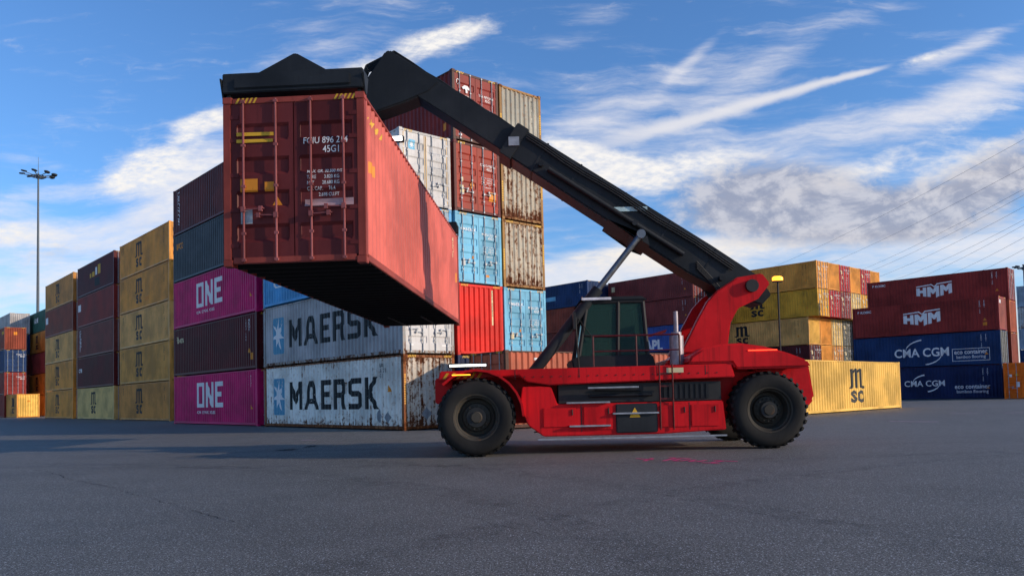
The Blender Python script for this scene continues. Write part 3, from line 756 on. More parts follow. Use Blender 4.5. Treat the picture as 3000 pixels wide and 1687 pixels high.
apply_decal('warning_sticker', poly_mesh([rect(-.92, .22, -.76, .30)]), WHITE, c, 'd+', 0, 0, H)
apply_decal('warning_sticker', poly_mesh([rect(5.4, .5, 5.62, .8)]), ORG, c, 's-', 0, 0, H)
# third column
rowbox('red brown container at the foot of the right tower column, under the light blue one', -.06, VC, 1, BRN, end='wall', group=TOW)
c = rowbox('light blue container with doors, below the rusty beige ones in the right tower column', -.06, VC, 2, LBLUE, group=TOW)
apply_decal('lettering', text_mesh('* MAERSK', .20, .005, .95), WHITE, c, 'd+', -.96, 2.13, H, .05); door_marks(c, H, 'MRKU 201 156\n         45G7')
apply_decal('data_plate', poly_mesh([rect(-.90, .72, -.72, 1.0), rect(-.62, .82, -.52, .98)]), CREAM, c, 'd+', 0, 0, H, .04)
for lv, lab, m1 in ((3, 'rusty beige container lowest of the three ribbed beige ends in the right tower column', BEIGE3), (4, 'most rusted beige container, middle one of the three ribbed ends in the tower', BEIGE3), (5, 'beige container with few rust stains, top of the right tower column', BEIGE)):
    c = rowbox(lab, -.06, VC, lv, m1, frame=OCHF, end='wall', group=TOW, haz=lv != 5)
    apply_decal('number_marking', text_mesh('\n'.join('MSKU 860 143'), .12, .003, 1, 'CENTER', line=.8), BLACK, c, 'e+', .70, 2.5, H)
    bm = bmesh.new()
    for s in (-1, 1):
        for k in range(9): bm_box(bm, L / 2 - .0045, L / 2 - .0015, s * 1.15 - .035, s * 1.15 + .035, .75 + k * .1 + (s > 0) * .4, .82 + k * .1 + (s > 0) * .4)
    obj('post_stencil', mesh(bm, 'post_stencil'), YEL, c)

# magenta stack
s1 = L + 1.22
V1 = .18
VERTT = lambda t: '\n'.join(t)
for lv, lab, mt in ((1, 'magenta container with white lettering on the ground beside the rusty white one', MAG), (3, 'magenta container with white lettering, third up between maroon and slate blue ones', MAG)):
    c = rowbox(lab, s1, V1, lv, mt); magenta_word(c, H); side_marks(c, H, 5.3)
c = rowbox('dark maroon container sandwiched between two magenta ones', s1, V1, 2, MAR)
apply_decal('lettering', text_mesh('Florens', .55, .02, .8), CREAM, c, 's-', -5.7, 2.02, H); side_marks(c, H, 5.1); apply_decal('warning_sticker', poly_mesh([rect(5.3, .5, 5.62, .85)]), ORG, c, 's-', 0, 0, H)
c = rowbox('slate blue container with small orange lettering above the magenta one', s1, V1, 4, SLATE)
apply_decal('lettering', text_mesh('SEACO', .52, .02, .8), ORG, c, 's-', -5.7, 2.0, H); side_marks(c, H, 5.1)
c = rowbox('maroon brown container with white vertical lettering, topmost of the magenta stack', s1, V1, 5, paint('maroon brown paint', (.14, .030, .026), 0))
apply_decal('lettering', text_mesh(VERTT('CRONOS'), .44, .012, 1.3, 'CENTER', line=.78), WHITE, c, 's-', -5.15, 2.35, H)

for lv, q, mt in ((1, 'at the foot', BRN), (2, 'second up', MAR2), (3, 'in the middle', SLATE), (4, 'second from top', BRN), (5, 'on top', MAR)):  # unseen stack, added to keep the sun off the yellow stack's end
    rowbox('dark container ' + q + ' of the unseen sun-blocking stack added behind the magenta stack', s1, 7.7, lv, mt, near=0)
# yellow stack and the two stacks beyond it, after the lane
s2 = s1 + L + 8.2; V2 = 2.62
for lv, lab, mt in ((1, 'dull mustard container on the ground, foot of the all yellow stack nearest the magenta one', MUSTD), (2, 'tan container second from the ground in the all yellow stack', paint('khaki yellow paint', (.68, .32, .065), 0)), (3, 'tan yellow container in the middle of the all yellow stack', TAN),
                    (4, 'mustard container with an orange mark, second from the top of the all yellow stack', MUST), (5, 'topmost mustard container of the all yellow stack left of the maroon one', MUST)):
    c = rowbox(lab, s2, V2, lv, mt, near=0); logo_ms(c, -1.0, 1.5, H, 1.1); side_marks(c, H, 5.2, BLACK); side_marks(c, H, -5.2, BLACK, tri_=False)
    if lv == 4: apply_decal('marking', poly_mesh([rect(.6, .55, 1.5, .85)]), ORG, c, 's-', 0, 0, H)
s3 = s2 + L + 1.75
c = rowbox('cream container with black lettering on the ground under four maroon ones', s3, V2, 1, CRM, near=0); logo_ms(c, -.4, 1.5, H, 1.1)
c = rowbox('darkest maroon container resting on the cream one', s3, V2, 2, MAR, near=0); apply_decal('lettering', text_mesh('CAI', .5, .02, 1.3, line=.8), WHITE, c, 's-', -5.6, 1.5, H)
c = rowbox('maroon brown container with white vertical lettering, middle of the maroon stack', s3, V2, 3, paint('dusty maroon paint', (.19, .042, .034), 0), near=0); apply_decal('lettering', text_mesh(VERTT('CRONOS'), .42, .012, 1.6, 'CENTER', line=.8), WHITE, c, 's-', -5.1, 2.3, H)
c = rowbox('red maroon container with a white square, second from top of the maroon stack', s3, V2, 4, MAR2, near=0); apply_decal('marking', poly_mesh([rect(-5.9, 1.55, -4.9, 2.2)]), WHITE, c, 's-', 0, 0, H)
c = rowbox('dark maroon container with yellow and white emblem, top of the maroon stack', s3, V2, 5, MAR, near=0)
apply_decal('logo', poly_mesh([rect(-1.6, 1.45, -1.1, 1.85), rect(-.8, 1.45, 0, 1.9), rect(1.0, 1.5, 1.9, 2.35)]), YEL, c, 's-', 0, 0, H); apply_decal('logo', poly_mesh([rect(.15, 1.5, .85, 2.2)]), WHITE, c, 's-', 0, 0, H); apply_decal('logo', poly_mesh([rect(.0, .5, 1.7, 1.25)]), BLACK, c, 's-', 0, 0, H)
s4 = s3 + L + 1.8
for lv, lab, mt in ((1, 'yellow container at the foot of the third stack from the left edge', MUST), (2, 'yellow container second up in the narrow stack beside the maroon ones', MUST), (3, 'yellow container below the red brown one in the narrow stack', TAN), (4, 'red brown container between yellow ones in the narrow stack', BRN), (5, 'brownish yellow container on top of the red brown one', MUSTD)):
    c = rowbox(lab, s4, V2, lv, mt, near=0)
    if lv != 4: logo_ms(c, -.5, 1.5, H, 1.15)
    else: apply_decal('marking', poly_mesh([rect(-5.9, 1.5, -4.8, 2.2)]), WHITE, c, 's-', 0, 0, H)
# farther stacks at the left edge
def farbox(label, x, y, lv, mat, group, **k):
    return container(label, x, y, (lv - 1) * (H + GAPZ), k.pop('yaw', -MA), mat, group=group, near=0, **k)
GF = 'containers stacked far off at the left'
for lv, lab, mt in ((1, 'yellow container at the foot of the green topped stack', MUST), (2, 'yellow container under the pink one in the green topped stack', MUST), (3, 'faded pink container in the green topped stack', PNK), (4, 'yellow container under the dark green one', MUST), (5, 'dark green container topping a far stack at the left', DGRN)):
    c = farbox(lab, -62.6, 106, lv, mt, GF)
    if mt == MUST: logo_ms(c, .5, 1.5, H, 1.15)
    elif lv == 5: apply_decal('lettering', text_mesh('K-LINE', .9, .03, 1), WHITE, c, 's-', -1.5, 1.4, H)
    else: apply_decal('marking', poly_mesh([rect(-5.6, 1.4, -4.6, 2.0)]), WHITE, c, 's-', 0, 0, H)
for lv, lab, mt in ((1, 'maroon container hidden low behind the single yellow one at the left', MAR2), (2, 'maroon container with doors showing, below the navy one at the left edge', MAR2), (3, 'navy container with doors showing at the left edge', NAVY), (4, 'red brown container above the navy one at the left edge', BRN), (5, 'grey container on top at the far left edge', GREY)):
    x, y = (-64.95, 101.0) if lv < 5 else (-70.0, 110.0)
    c = farbox(lab, x, y, lv, mt, GF, end='door' if lv < 4 else 'wall')
    if lv in (2, 3): apply_decal('data_marking', text_mesh('TRLU 4521\n      45G1', .25, .01), WHITE, c, 'd+', .1, 2.2, H)
    if lv == 4: apply_decal('warning_sticker', poly_mesh([rect(-.2, 1.9, .2, 2.3)]), ORG, c, 'e+', 0, 0, H); apply_decal('marking', poly_mesh([rect(4.2, 2.0, 5.4, 2.4)]), YEL, c, 's-', 0, 0, H)
c = farbox('lone yellow container on the ground at the left edge, its ribbed end lit', -60.2, 96.0, 1, MUST, GF, end='wall', endmat=YELW); logo_ms(c, 3.6, 1.45, H, 1.1)  # end wall takes a brighter yellow: sunlight put into its colour
apply_decal('warning_sticker', poly_mesh([rect(-.1, 1.9, .2, 2.1)]), ORG, c, 'e+', 0, 0, H)

for lv, q, mt in ((1, 'foot', MAR2), (2, 'second level', BRN), (3, 'third level', MAR), (4, 'fourth level', NAVY)):
    farbox('dark container at the ' + q + ' beneath the far grey one at the left edge', -70.0, 110.0, lv, mt, GF)
# low red brown container behind the vehicle
ny = R(36)
c = container('faded red brown container with white vertical lettering, alone on the ground behind the vehicle', -.24 + math.cos(ny) * L, 28.7 + math.sin(ny) * L, 0, ny, BRNL, frame=paint('dark brown frame', (.09, .03, .02), 1), near=1, e=-1, haz=False)
for s in (-1, 1): obj('hazard_stripes', hazard_mesh(-1, H, s), YEL, c)
apply_decal('lettering', text_mesh(VERTT('TRITON'), .58, .035, 1.15, 'CENTER', line=.72), WHITE, c, 's-', -4.55, 2.20, H)
apply_decal('warning_sticker', poly_mesh([rect(-4.1, 2.55, -3.9, 2.75)]), RED, c, 's-', 0, 0, H)

# single yellow container on the right
sy_ = .762
c = container('clean yellow container with black lettering, alone on the ground right of the vehicle', 13.05 + math.cos(sy_) * L, 36.2 + math.sin(sy_) * L, 0, sy_, YELW, frame=YELW, h=2.591, e=-1, haz=False)
logo_ms(c, .35, 1.30, 2.591, 1.12, tall=.88)
apply_decal('lettering', text_mesh(VERTT('MEDITERRANEAN'), .20, .006, 1.5, 'CENTER', line=.78), BLACK, c, 's-', -5.35, 2.15, 2.591)
apply_decal('lettering', text_mesh(VERTT('SHIPPING CO'), .20, .006, 1.3, 'CENTER', line=.78), BLACK, c, 's-', -5.12, 2.02, 2.591)
apply_decal('number_marking', text_mesh(VERTT('MEDU 3180'), .14, .004, 1, 'CENTER', line=.8), YEL, c, 's-', 5.5, 1.9, 2.591)

# blue and brown stack behind, right of the tower
GB = 'containers in the middle background stacks'
def bgstack(x, y, yaw, rows, s=0, v=0, group=GB, start=1):
    u = Vector((-math.cos(yaw), -math.sin(yaw))); vv = Vector((-math.sin(yaw), math.cos(yaw)))
    out = []
    for lv, it in enumerate(rows, start):
        if it is None: out.append(None); continue
        lab, mt, kw = it; kw = dict(kw); ds = kw.pop('ds', 0); p = Vector((x, y)) + u * (s + ds) + vv * v
        out.append(farbox(lab, p.x, p.y, lv, mt, group, yaw=yaw, **kw))
    return out
ya = -.84
W_ = dict(end='wall'); Dr = dict(end='door')
o = bgstack(8.99, 91.8, ya, [('dark brown container at the foot of the blue topped background stack', DBRN, W_), ('brown container second up in the blue topped background stack', BRN, W_), ('brown container third up in the blue topped background stack', paint('plum brown paint', (.20, .045, .03), 0), W_),
                             ('brown container right under the navy one in the middle background', BRN, W_), ('navy container with a small light blue mark, top of the middle background', NAVY, W_)])
for q in o[1:]: side_marks(q, H, 5.2)
apply_decal('marking', poly_mesh([rect(-1.0, 1.0, .8, 1.5)]), LBLUE, o[4], 's-', 0, 0, H)
o = bgstack(11.0, 95.2, ya, [None, ('dark brown container in the next lane behind the blue topped stack', DBRN, W_), ('brown container third up in the lane behind the navy one', BRN, W_), ('brown container fourth up in the lane behind the navy one', BRN, W_), ('deep navy container peeking out right behind the navy one', NAVY2, W_)])
side_marks(o[4], H, 5.2)
o = bgstack(19.96, 86.0, ya, [('brown container at the foot of the maroon background stack', BRN, Dr), ('deep navy container under the royal blue one in the background', NAVY2, Dr), ('streaky royal blue container with white lettering in the background', BLU, Dr),
                              ('maroon container second from top behind the cab', paint('wine paint', (.20, .036, .032), 0), Dr), ('long maroon container topping the stack behind the boom', paint('wine paint', (.20, .036, .032), 0), Dr)])
apply_decal('lettering', fit(text_mesh('APL', 1.35, .05), -.9, 1.75, .15, 1.40), WHITE, o[2], 's-', 0, 0, H)
apply_decal('logo', poly_mesh([[(-.3, 1.75), (2.2, 2.1), (2.4, 2.45), (1.2, 2.25), (-.3, 2.0)]]), RED, o[2], 's-', 0, 0, H)
for q in o[3:]: side_marks(q, H, 5.0)
apply_decal('logo', poly_mesh([rect(-5.6, 1.7, -5.1, 2.3)]), CREAM, o[4], 's-', 0, 0, H)
# yellow block: six columns of ends
YX, YY = 31.76, 81.45
GY = 'containers in the yellow background block'
cols = [
 [('yellow container at the foot of the yellow block corner', MUST, dict(end='door', ds=1.1)), ('dark maroon container with doors near the foot of the yellow block', MAR, dict(end='door', ds=1.1)), ('tan container with black lettering and ribbed end, low in the yellow block', TAN, dict(end='wall', ds=1.1, endmat=YELW)), ('olive yellow container with black lettering, second from top of the yellow block', LEMON, Dr), ('mustard container with grimy doors, top corner of the yellow block', MUST, Dr)],
 [None, ('mustard plain ended container low in the second column of the yellow block', MUST, dict(end='wall', ds=1.1)), ('yellow ribbed end, third up in the second column of the yellow block', MUST, dict(end='wall', ds=1.1)), ('bright red container with doors in the second column of the yellow block', DRED, Dr), ('yellow ribbed end at the top of the second column', MUST, W_)],
 [None, ('grimy grey yellow container with doors, low in the third column', MUSTD, dict(end='door', ds=1.1)), ('pale grimy yellow doors third up in the third column', CRM, dict(end='door', ds=1.1)), ('maroon container with doors, fourth up in the third column', MAR2, Dr), ('maroon container with doors topping the third column', DRED, Dr)],
 [None, ('dark grimy container with doors low in the fourth column', DARKD, dict(end='door', ds=1.1)), ('dark grimy container with doors third up in the fourth column', DARKD, dict(end='door', ds=1.1)), ('grimy cream container with doors in the fourth column', CRM, Dr), ('smooth yellow end topping the fourth column', MUST, W_)],
 [None, None, None, ('lemon yellow doors beside the upper oxblood container', LEMON, Dr), ('deep red container with doors topping the fifth column', DRED, Dr)],
 [None, None, None, None, ('small slice of yellow end at the far right of the yellow block', MUST, W_)],
]
cols[4][1] = ('brown container low in the fifth column of the yellow block', DBRN, Dr); cols[4][2] = ('brown container third up in the fifth column of the yellow block', DBRN, Dr)
cols[5][3] = ('brown container under the last yellow end of the block', DBRN, Dr)
for k, cl in enumerate(cols):
    o = bgstack(YX, YY, ya, cl, v=k * (W + .09), group=GY)
    for lv, q in enumerate(o):
        if q is None: continue
        if any(ch.name.startswith('door') for ch in q.children) and cl[lv][2].get('end') == 'door':
            apply_decal('data_marking', text_mesh('MEDU 7421\n        45G1\n\n- -- ---\n--- - --\n- --- --', .27, .01, .9), WHITE, q, 'd+', .12, 2.3, H)
            apply_decal('data_plate', poly_mesh([rect(-.9, 1.9, -.5, 2.3), rect(-.85, .8, -.65, 1.1), rect(-.5, 1.4, -.35, 1.7)]), CREAM, q, 'd+', 0, 0, H, .01)
    if k == 0:
        logo_ms(o[3], -.9, 1.5, H, 1.2); logo_ms(o[2], -1.8, 1.5, H, 1.2); logo_ms(o[4], -5.0, 1.5, H, 1.2)
        for q in (o[2], o[3], o[4]): side_marks(q, H, 4.9, BLACK)
        side_marks(o[1], H, 5.0)
        apply_decal('green_sticker', poly_mesh([rect(.75, .9, .98, 1.15)]), GREEN, o[3], 'd+', 0, 0, H, .01)
o = bgstack(YX, YY, ya, [None, None, ('yellow container third up behind the boom pivot', MUST, W_), ('yellow container fourth up behind the boom pivot', MUST, W_), ('yellow container on top behind the boom pivot', MUSTD, W_)], s=L + .5, group=GY)

# oxblood and navy stack at the right
GR = 'containers in the right hand stacks'
hy = -.774
o = bgstack(41.26, 66.63, hy, [('deep navy container with white lettering on the ground at the right', NAVY2, Dr), ('navy container with boxed white lettering, second up at the right', NAVY, dict(end='door', door=DARKD)), ('oxblood container with white emblem, lower of the two, its ribbed end lit', HRED, dict(end='wall', endmat=paint('lit oxblood end paint', (.34, .085, .06), 0)))], group=GR)  # oxblood end wall in a lighter copy of the red, sunlight painted in
cg_logo(o[0], H, False); cg_logo(o[1], H, True); hm_logo(o[2], H)
apply_decal('logo', poly_mesh([rect(-.9, 2.3, -.4, 2.6)]), WHITE, o[2], 'e+', 0, 0, H)
for q in o: side_marks(q, H, 5.0, sticker=ORG if q is o[2] else None)
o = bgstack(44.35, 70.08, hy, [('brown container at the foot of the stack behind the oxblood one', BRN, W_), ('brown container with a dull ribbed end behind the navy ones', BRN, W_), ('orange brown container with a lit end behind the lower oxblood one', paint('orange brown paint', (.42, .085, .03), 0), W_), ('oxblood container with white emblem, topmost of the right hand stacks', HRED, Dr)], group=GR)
hm_logo(o[3], H); side_marks(o[3], H, 5.2); apply_decal('data_marking', text_mesh('HMMU 627\n     45G1\n\n- -- --', .27, .01, .9), WHITE, o[3], 'd+', .12, 2.3, H)
# orange container at the right edge, doors to the viewer: its length runs away from us
oy = math.atan2(-.69, -.72)       # +x end faces the viewer
ex_, ey_ = Vector((39.4, 63.5)), None
# corner on the -y side of the +x end
lx = Vector((math.cos(oy), math.sin(oy))); ly = Vector((-math.sin(oy), math.cos(oy)))
c = container('bright orange container with white lock bars, doors facing out at the right edge', 39.4, 63.5, 0, oy, ORNG, frame=ORNG, group=GR, haz=False, near=1)
door_marks(c, H, '', detail=False); apply_decal('data_plate', poly_mesh([rect(-.80, 1.75, -.62, 1.95), rect(-.35, .95, -.1, 1.35)]), WHITE, c, 'd+', 0, 0, H, .04)
apply_decal('warning_sticker', poly_mesh([tri(-.28, 1.95, .14)]), YEL, c, 'd+', 0, 0, H, .045)
# pale stack at the very edge
p = Vector((69.4, 108)) + Vector((math.cos(ya), math.sin(ya))) * L
o = bgstack(p.x, p.y, ya, [('navy container at the foot of the pale stack at the right edge', NAVY, W_), ('blue container with white lettering in the pale stack at the right edge', NAVY, W_), ('pale blue container third up at the right edge', PALE, W_), ('pale grey rust stained container fourth up at the right edge', PALEW, W_), ('pale blue container topping the stack at the right edge', PALE, W_)], group=GR)
apply_decal('lettering', text_mesh('901', 1.1, .04), WHITE, o[1], 's-', -5.6, 1.3, H)

# ------------------------------------------------------------------ the carried container
LZ = 3.50
lyaw = math.atan2(-.998, -.061)
lc = Vector((-3.60, 13.15)) + Vector((.061, .998)) * (L / 2)
cy_ = Vector((math.cos(lyaw), math.sin(lyaw)))
corner = lc + cy_ * (L / 2) - Vector((-math.sin(lyaw), math.cos(lyaw))) * (W / 2)
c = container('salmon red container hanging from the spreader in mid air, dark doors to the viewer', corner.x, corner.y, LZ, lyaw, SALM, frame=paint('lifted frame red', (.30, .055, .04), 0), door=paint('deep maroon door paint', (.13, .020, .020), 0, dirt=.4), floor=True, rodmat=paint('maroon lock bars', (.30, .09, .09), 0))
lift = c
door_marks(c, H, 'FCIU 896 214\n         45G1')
apply_decal('marking', poly_mesh([rect(.18, .98, 1.02, 1.10)]), paint('greyed pink print', (.5, .3, .3), 0), c, 'd+', 0, 0, H, .02)
apply_decal('warning_sticker', poly_mesh([rect(-.92, 1.26, -.62, 1.48), rect(-.50, 1.26, -.34, 1.42)]), ORG, c, 'd+', 0, 0, H, .02)
apply_decal('logo', poly_mesh([rect(-.98, 2.1, -.35, 2.16), rect(-.98, 2.22, -.35, 2.28)]), YEL, c, 'd+', 0, 0, H, .02)
apply_decal('warning_sticker', poly_mesh([rect(-5.75, 1.62, -5.35, 1.82)]), ORG, c, 's+', 0, 0, H)
apply_decal('warning_sticker', poly_mesh([rect(5.3, 1.3, 5.7, 1.6)]), ORG, c, 's+', 0, 0, H)
side_marks(c, H, 4.9, CREAM, face='s+', tri_=False)
apply_decal('hazard_band', poly_mesh([[(-5.82 + k * .16, H - .42), (-5.74 + k * .16, H - .42), (-5.66 + k * .16, H - .30), (-5.74 + k * .16, H - .30)] for k in range(7)]), YEL, c, 's+', 0, 0, H)

# ------------------------------------------------------------------ reach stacker
RED_ = paint('reach stacker red', (.60, .005, .010), 0, .40, .8)
DRK = paint('reach stacker charcoal', (.020, .023, .027), 0, .5, .5)
BLKM = plain('matt black steel', (.014, .015, .016), .6)
RUB = paint('tyre rubber', (.022, .021, .020), 0, .8, .6)
CHROME = plain('dull rod steel', (.16, .17, .19), .35, .8)
GRYB = plain('grey step metal', (.32, .34, .37), .5, .3)
LAMPW = plain('lit white lamp', (.9, .9, .9), .3, emit=(1, .98, .92, 4)); LAMPO = plain('lit amber lamp', (.9, .35, .02), .3, emit=(1, .32, .02, 4)); LAMPR = plain('lit red lamp', (.8, .04, .02), .3, emit=(1, .06, .02, 3))
gm_, nb, bs = newmat('tinted green glass'); bs.inputs['Base Color'].default_value = (.06, .15, .13, 1); bs.inputs['Roughness'].default_value = .06
bs.inputs['Transmission Weight'].default_value = .7; bs.inputs['IOR'].default_value = 1.12; GLS = gm_
RX = 2.3
V = thing('reach_stacker', 'red reach stacker with long charcoal boom driving left across the yard, carrying a container', 'reach stacker', (RX, 18.1, 0))
def part(name, bm, mat, parent=None, bevel=0, smooth=False, loc=None, rot=None, raw=False):
    if not raw:
        bmesh.ops.translate(bm, verts=bm.verts, vec=(-RX, 0, 0))
    o = obj(name, mesh(bm, name, bevel, smooth), mat, parent or V, loc, rot); return o
# chassis, with deep recesses
bm = bmesh.new()
bm_prism(bm, [(-1.25, 1.05), (-1.25, 1.62), (6.1, 1.62), (6.2, .75), (4.5, .62), (-.2, .62)], -.95, .95)
part('chassis', bm, RED_, bevel=.03)
for s in (-1, 1):
    ya_, yb_ = (-1.70, -.98) if s < 0 else (.98, 1.70)
    bm = bmesh.new()
    bm_prism(bm, [(-1.55, 1.56), (-1.5, 1.76), (4.55, 1.78), (4.62, 1.50), (.75, 1.42), (.30, 1.50), (.14, 1.64)], ya_, yb_)
    part('upper_rail', bm, RED_, bevel=.02)
    bm = bmesh.new()
    bm_prism(bm, [(.20, 1.40), (.55, 1.40), (.80, 1.38), (.92, 1.02), (4.35, 1.02), (4.40, .42), (3.05, .36), (.62, .36), (.30, .60), (.14, 1.0)], ya_ if s < 0 else ya_ + .05, yb_ - .05 if s < 0 else yb_)
    part('side_panel', bm, RED_, bevel=.02)
    bm = bmesh.new(); q = -1.56 if s < 0 else 1.56
    bm_box(bm, .95, 4.35, *sorted((q, q - s * .5)), 1.03, 1.425)
    part('engine_bay', bm, BLKM, bevel=.01)
    for x0, x1, z0, z1 in ((.62, 1.30, .55, .95), (1.45, 2.05, .48, .96), (3.05, 3.62, .50, .95), (3.68, 4.25, .50, .95)):
        bm = bmesh.new(); bm_box(bm, x0, x1, *sorted((s * 1.698, s * 1.722)), z0, z1); ad = part('access_door', bm, RED_, bevel=.008)
        bm = bmesh.new(); bm_tube(bm, (x1 - .08, s * 1.735, z1 - .16), (x1 - .08, s * 1.735, z1 - .04), .012, 6); part('handle', bm, BLKM, ad)
    bm = bmesh.new(); bm_box(bm, 2.12, 2.98, *sorted((s * 1.60, s * 1.735)), .40, 1.0); part('battery_box', bm, DRK, bevel=.02)
    for x0, x1, z in ((1.55, 2.6, 1.34), (1.1, 2.0, 1.04), (2.05, 3.0, .80), (1.15, 2.0, .56), (.5, 4.4, .30)):
        bm = bmesh.new(); bm_box(bm, x0, x1, *sorted((s * 1.70, s * (1.80 if z > .4 else 1.74))), z - .014, z + .02)
        part('step', bm, GRYB, bevel=.004)
    # slotted machinery in the bay
    bm = bmesh.new()
    for k in range(9): bm_box(bm, 3.15 + k * .11, 3.21 + k * .11, *sorted((s * 1.565, s * 1.59)), 1.08, 1.38)
    bm_tube(bm, (1.6, s * 1.60, 1.18), (2.9, s * 1.60, 1.18), .035); bm_tube(bm, (1.7, s * 1.60, 1.30), (2.7, s * 1.60, 1.27), .02)
    part('cooling_grille', bm, DRK)
    # front mudguard over the twin tyres
    bm = bmesh.new(); pts = []
    for a in range(0, 181, 15): pts.append((-.75 + .93 * math.cos(R(180 - a)), .80 + .93 * math.sin(R(180 - a))))
    pts2 = [(-.75 + .98 * math.cos(R(180 - a)), .80 + .98 * math.sin(R(180 - a))) for a in range(180, -1, -15)]
    bm_prism(bm, pts[3:] + pts2[:-3], *sorted((s * 2.12, s * 1.0)))
    part('mudguard', bm, RED_, bevel=.006)
bm = bmesh.new(); bm_prism(bm, [(-1.62, 1.1), (-1.62, 1.60), (-1.26, 1.70), (-1.26, 1.0)], -1.6, 1.6); part('front_bumper', bm, RED_, bevel=.02)
# axles, tyres
bm = bmesh.new(); bm_tube(bm, (-.75, -2.0, .8), (-.75, 2.0, .8), .2, 16); bm_box(bm, -1.1, -.4, -.8, .8, .55, 1.1); bm_tube(bm, (5.33, -1.6, .8), (5.33, 1.6, .8), .17, 16); part('axle', bm, BLKM)
def tyre_mesh():
    bm = bmesh.new(); R_, w_ = .80, .25
    bm_lathe(bm, [(.46, -w_ + .02), (.50, -w_), (.62, -w_ - .012), (.71, -w_ + .0), (.765, -w_ + .05), (.775, -w_ + .09), (.775, w_ - .09), (.765, w_ - .05), (.71, w_), (.62, w_ + .012), (.50, w_), (.46, w_ - .02)], 0, 0, 0, 56, False)
    for k in range(30):
        t = 2 * math.pi * k / 30
        for s in (-1, 1):
            t2 = t + (.10 if s > 0 else 0); d = Vector((math.cos(t2), 0, math.sin(t2))); g = Vector((-math.sin(t2), 0, math.cos(t2)))
            ps = []
            for rr_, y0, y1 in ((.755, s * .02, s * (w_ - .0)), (.802, s * .025, s * (w_ - .03))):
                for gg in (-.035, .035):
                    for y in (y0, y1): ps.append(bm.verts.new(d * rr_ + g * (gg + (.05 if y == y1 else 0)) + Vector((0, y, 0))))
            for f in ((0, 1, 3, 2), (4, 6, 7, 5), (0, 4, 5, 1), (2, 3, 7, 6), (0, 2, 6, 4), (1, 5, 7, 3)): bm.faces.new([ps[i] for i in f])
    return mesh(bm, 'tyre', 0, True)
def rim_mesh():
    bm = bmesh.new()
    bm_lathe(bm, [(.02, -.20), (.10, -.20), (.12, -.17), (.17, -.165), (.19, -.09), (.28, -.05), (.30, .02), (.36, .03), (.385, -.10), (.40, -.16), (.43, -.17), (.445, -.235), (.475, -.245), (.475, .2), (.02, .2)], 0, 0, 0, 44)
    for k in range(16):
        t = 2 * math.pi * k / 16; bm_tube(bm, (.235 * math.cos(t), -.115, .235 * math.sin(t)), (.235 * math.cos(t), -.05, .235 * math.sin(t)), .017, 6)
    return mesh(bm, 'rim', 0, True)
TM, RM = tyre_mesh(), rim_mesh()
RIMM = paint('dusty rim paint', (.055, .048, .038), 1, .6, .7)
def wheel(x, y, s, a):
    wo_ = thing('wheel', None, None, (x - RX, y, .80)); wo_.parent = V
    for k_ in ('label', 'category'):
        if k_ in wo_: del wo_[k_]
    ty = obj('tyre', TM, RUB, wo_, rot=(0, a, 0)); rm = obj('rim', RM, RIMM, wo_, rot=(0, a, 0) if s < 0 else (0, a, math.pi))
for s in (-1, 1):
    wheel(-.75, s * 1.83, s, .2); wheel(-.75, s * 1.28, s, .7); wheel(5.33, s * 1.42, s, .4)
# rear body: mudguard and counterweight
for s in (-1, 1):
    bm = bmesh.new(); bm_prism(bm, [(3.62, 1.79), (3.72, 1.95), (3.98, 2.12), (4.35, 2.19), (4.75, 2.20), (5.25, 2.12), (5.72, 1.98), (6.12, 1.82), (6.22, 1.66), (4.64, 1.66), (4.56, 1.79)], *sorted((s * 1.72, s * .99))); part('rear_mudguard', bm, RED_, bevel=.045, smooth=True)
bm = bmesh.new(); bm_prism(bm, [(5.2, 1.64), (5.2, 2.10), (5.9, 1.95), (6.45, 1.75), (6.55, 1.0), (6.25, .66)], -.94, .94); part('counterweight', bm, RED_, bevel=.06, smooth=True)
bm = bmesh.new(); bm_prism(bm, [(3.3, 1.63), (3.35, 1.9), (3.9, 2.05), (5.18, 2.08), (5.18, 1.63)], -.9, .9); part('engine_hood', bm, RED_, bevel=.05, smooth=True)
# boom carrier
for s in (-1, 1):
    bm = bmesh.new(); bm_prism(bm, [(3.70, 2.06), (3.86, 2.35), (4.10, 2.80), (4.32, 3.18), (4.55, 3.42), (5.0, 3.70), (5.55, 3.78), (5.72, 3.55), (5.45, 3.22), (5.0, 3.02), (4.82, 2.7), (4.72, 2.06)], *sorted((s * .62, s * .80))); part('boom_support', bm, RED_, bevel=.025, smooth=True)
bm = bmesh.new(); bm_tube(bm, (5.30, -.9, 3.50), (5.30, .9, 3.50), .14, 16); part('boom_pivot', bm, BLKM)
bm = bmesh.new(); bm_tube(bm, (3.55, -1.1, 1.8), (3.55, -1.1, 2.42), .15, 18); bm_tube(bm, (3.55, -1.1, 2.42), (3.55, -1.1, 2.50), .11, 14); bm_tube(bm, (3.55, -1.1, 2.5), (3.55, -1.1, 2.95), .05, 12); part('air_cleaner', bm, plain('dull silver', (.34, .30, .33), .45, .4), smooth=True)
bm = bmesh.new(); bm_box(bm, 3.95, 4.6, .95, 1.5, 1.8, 2.5); part('hydraulic_tank', bm, DRK, bevel=.03)
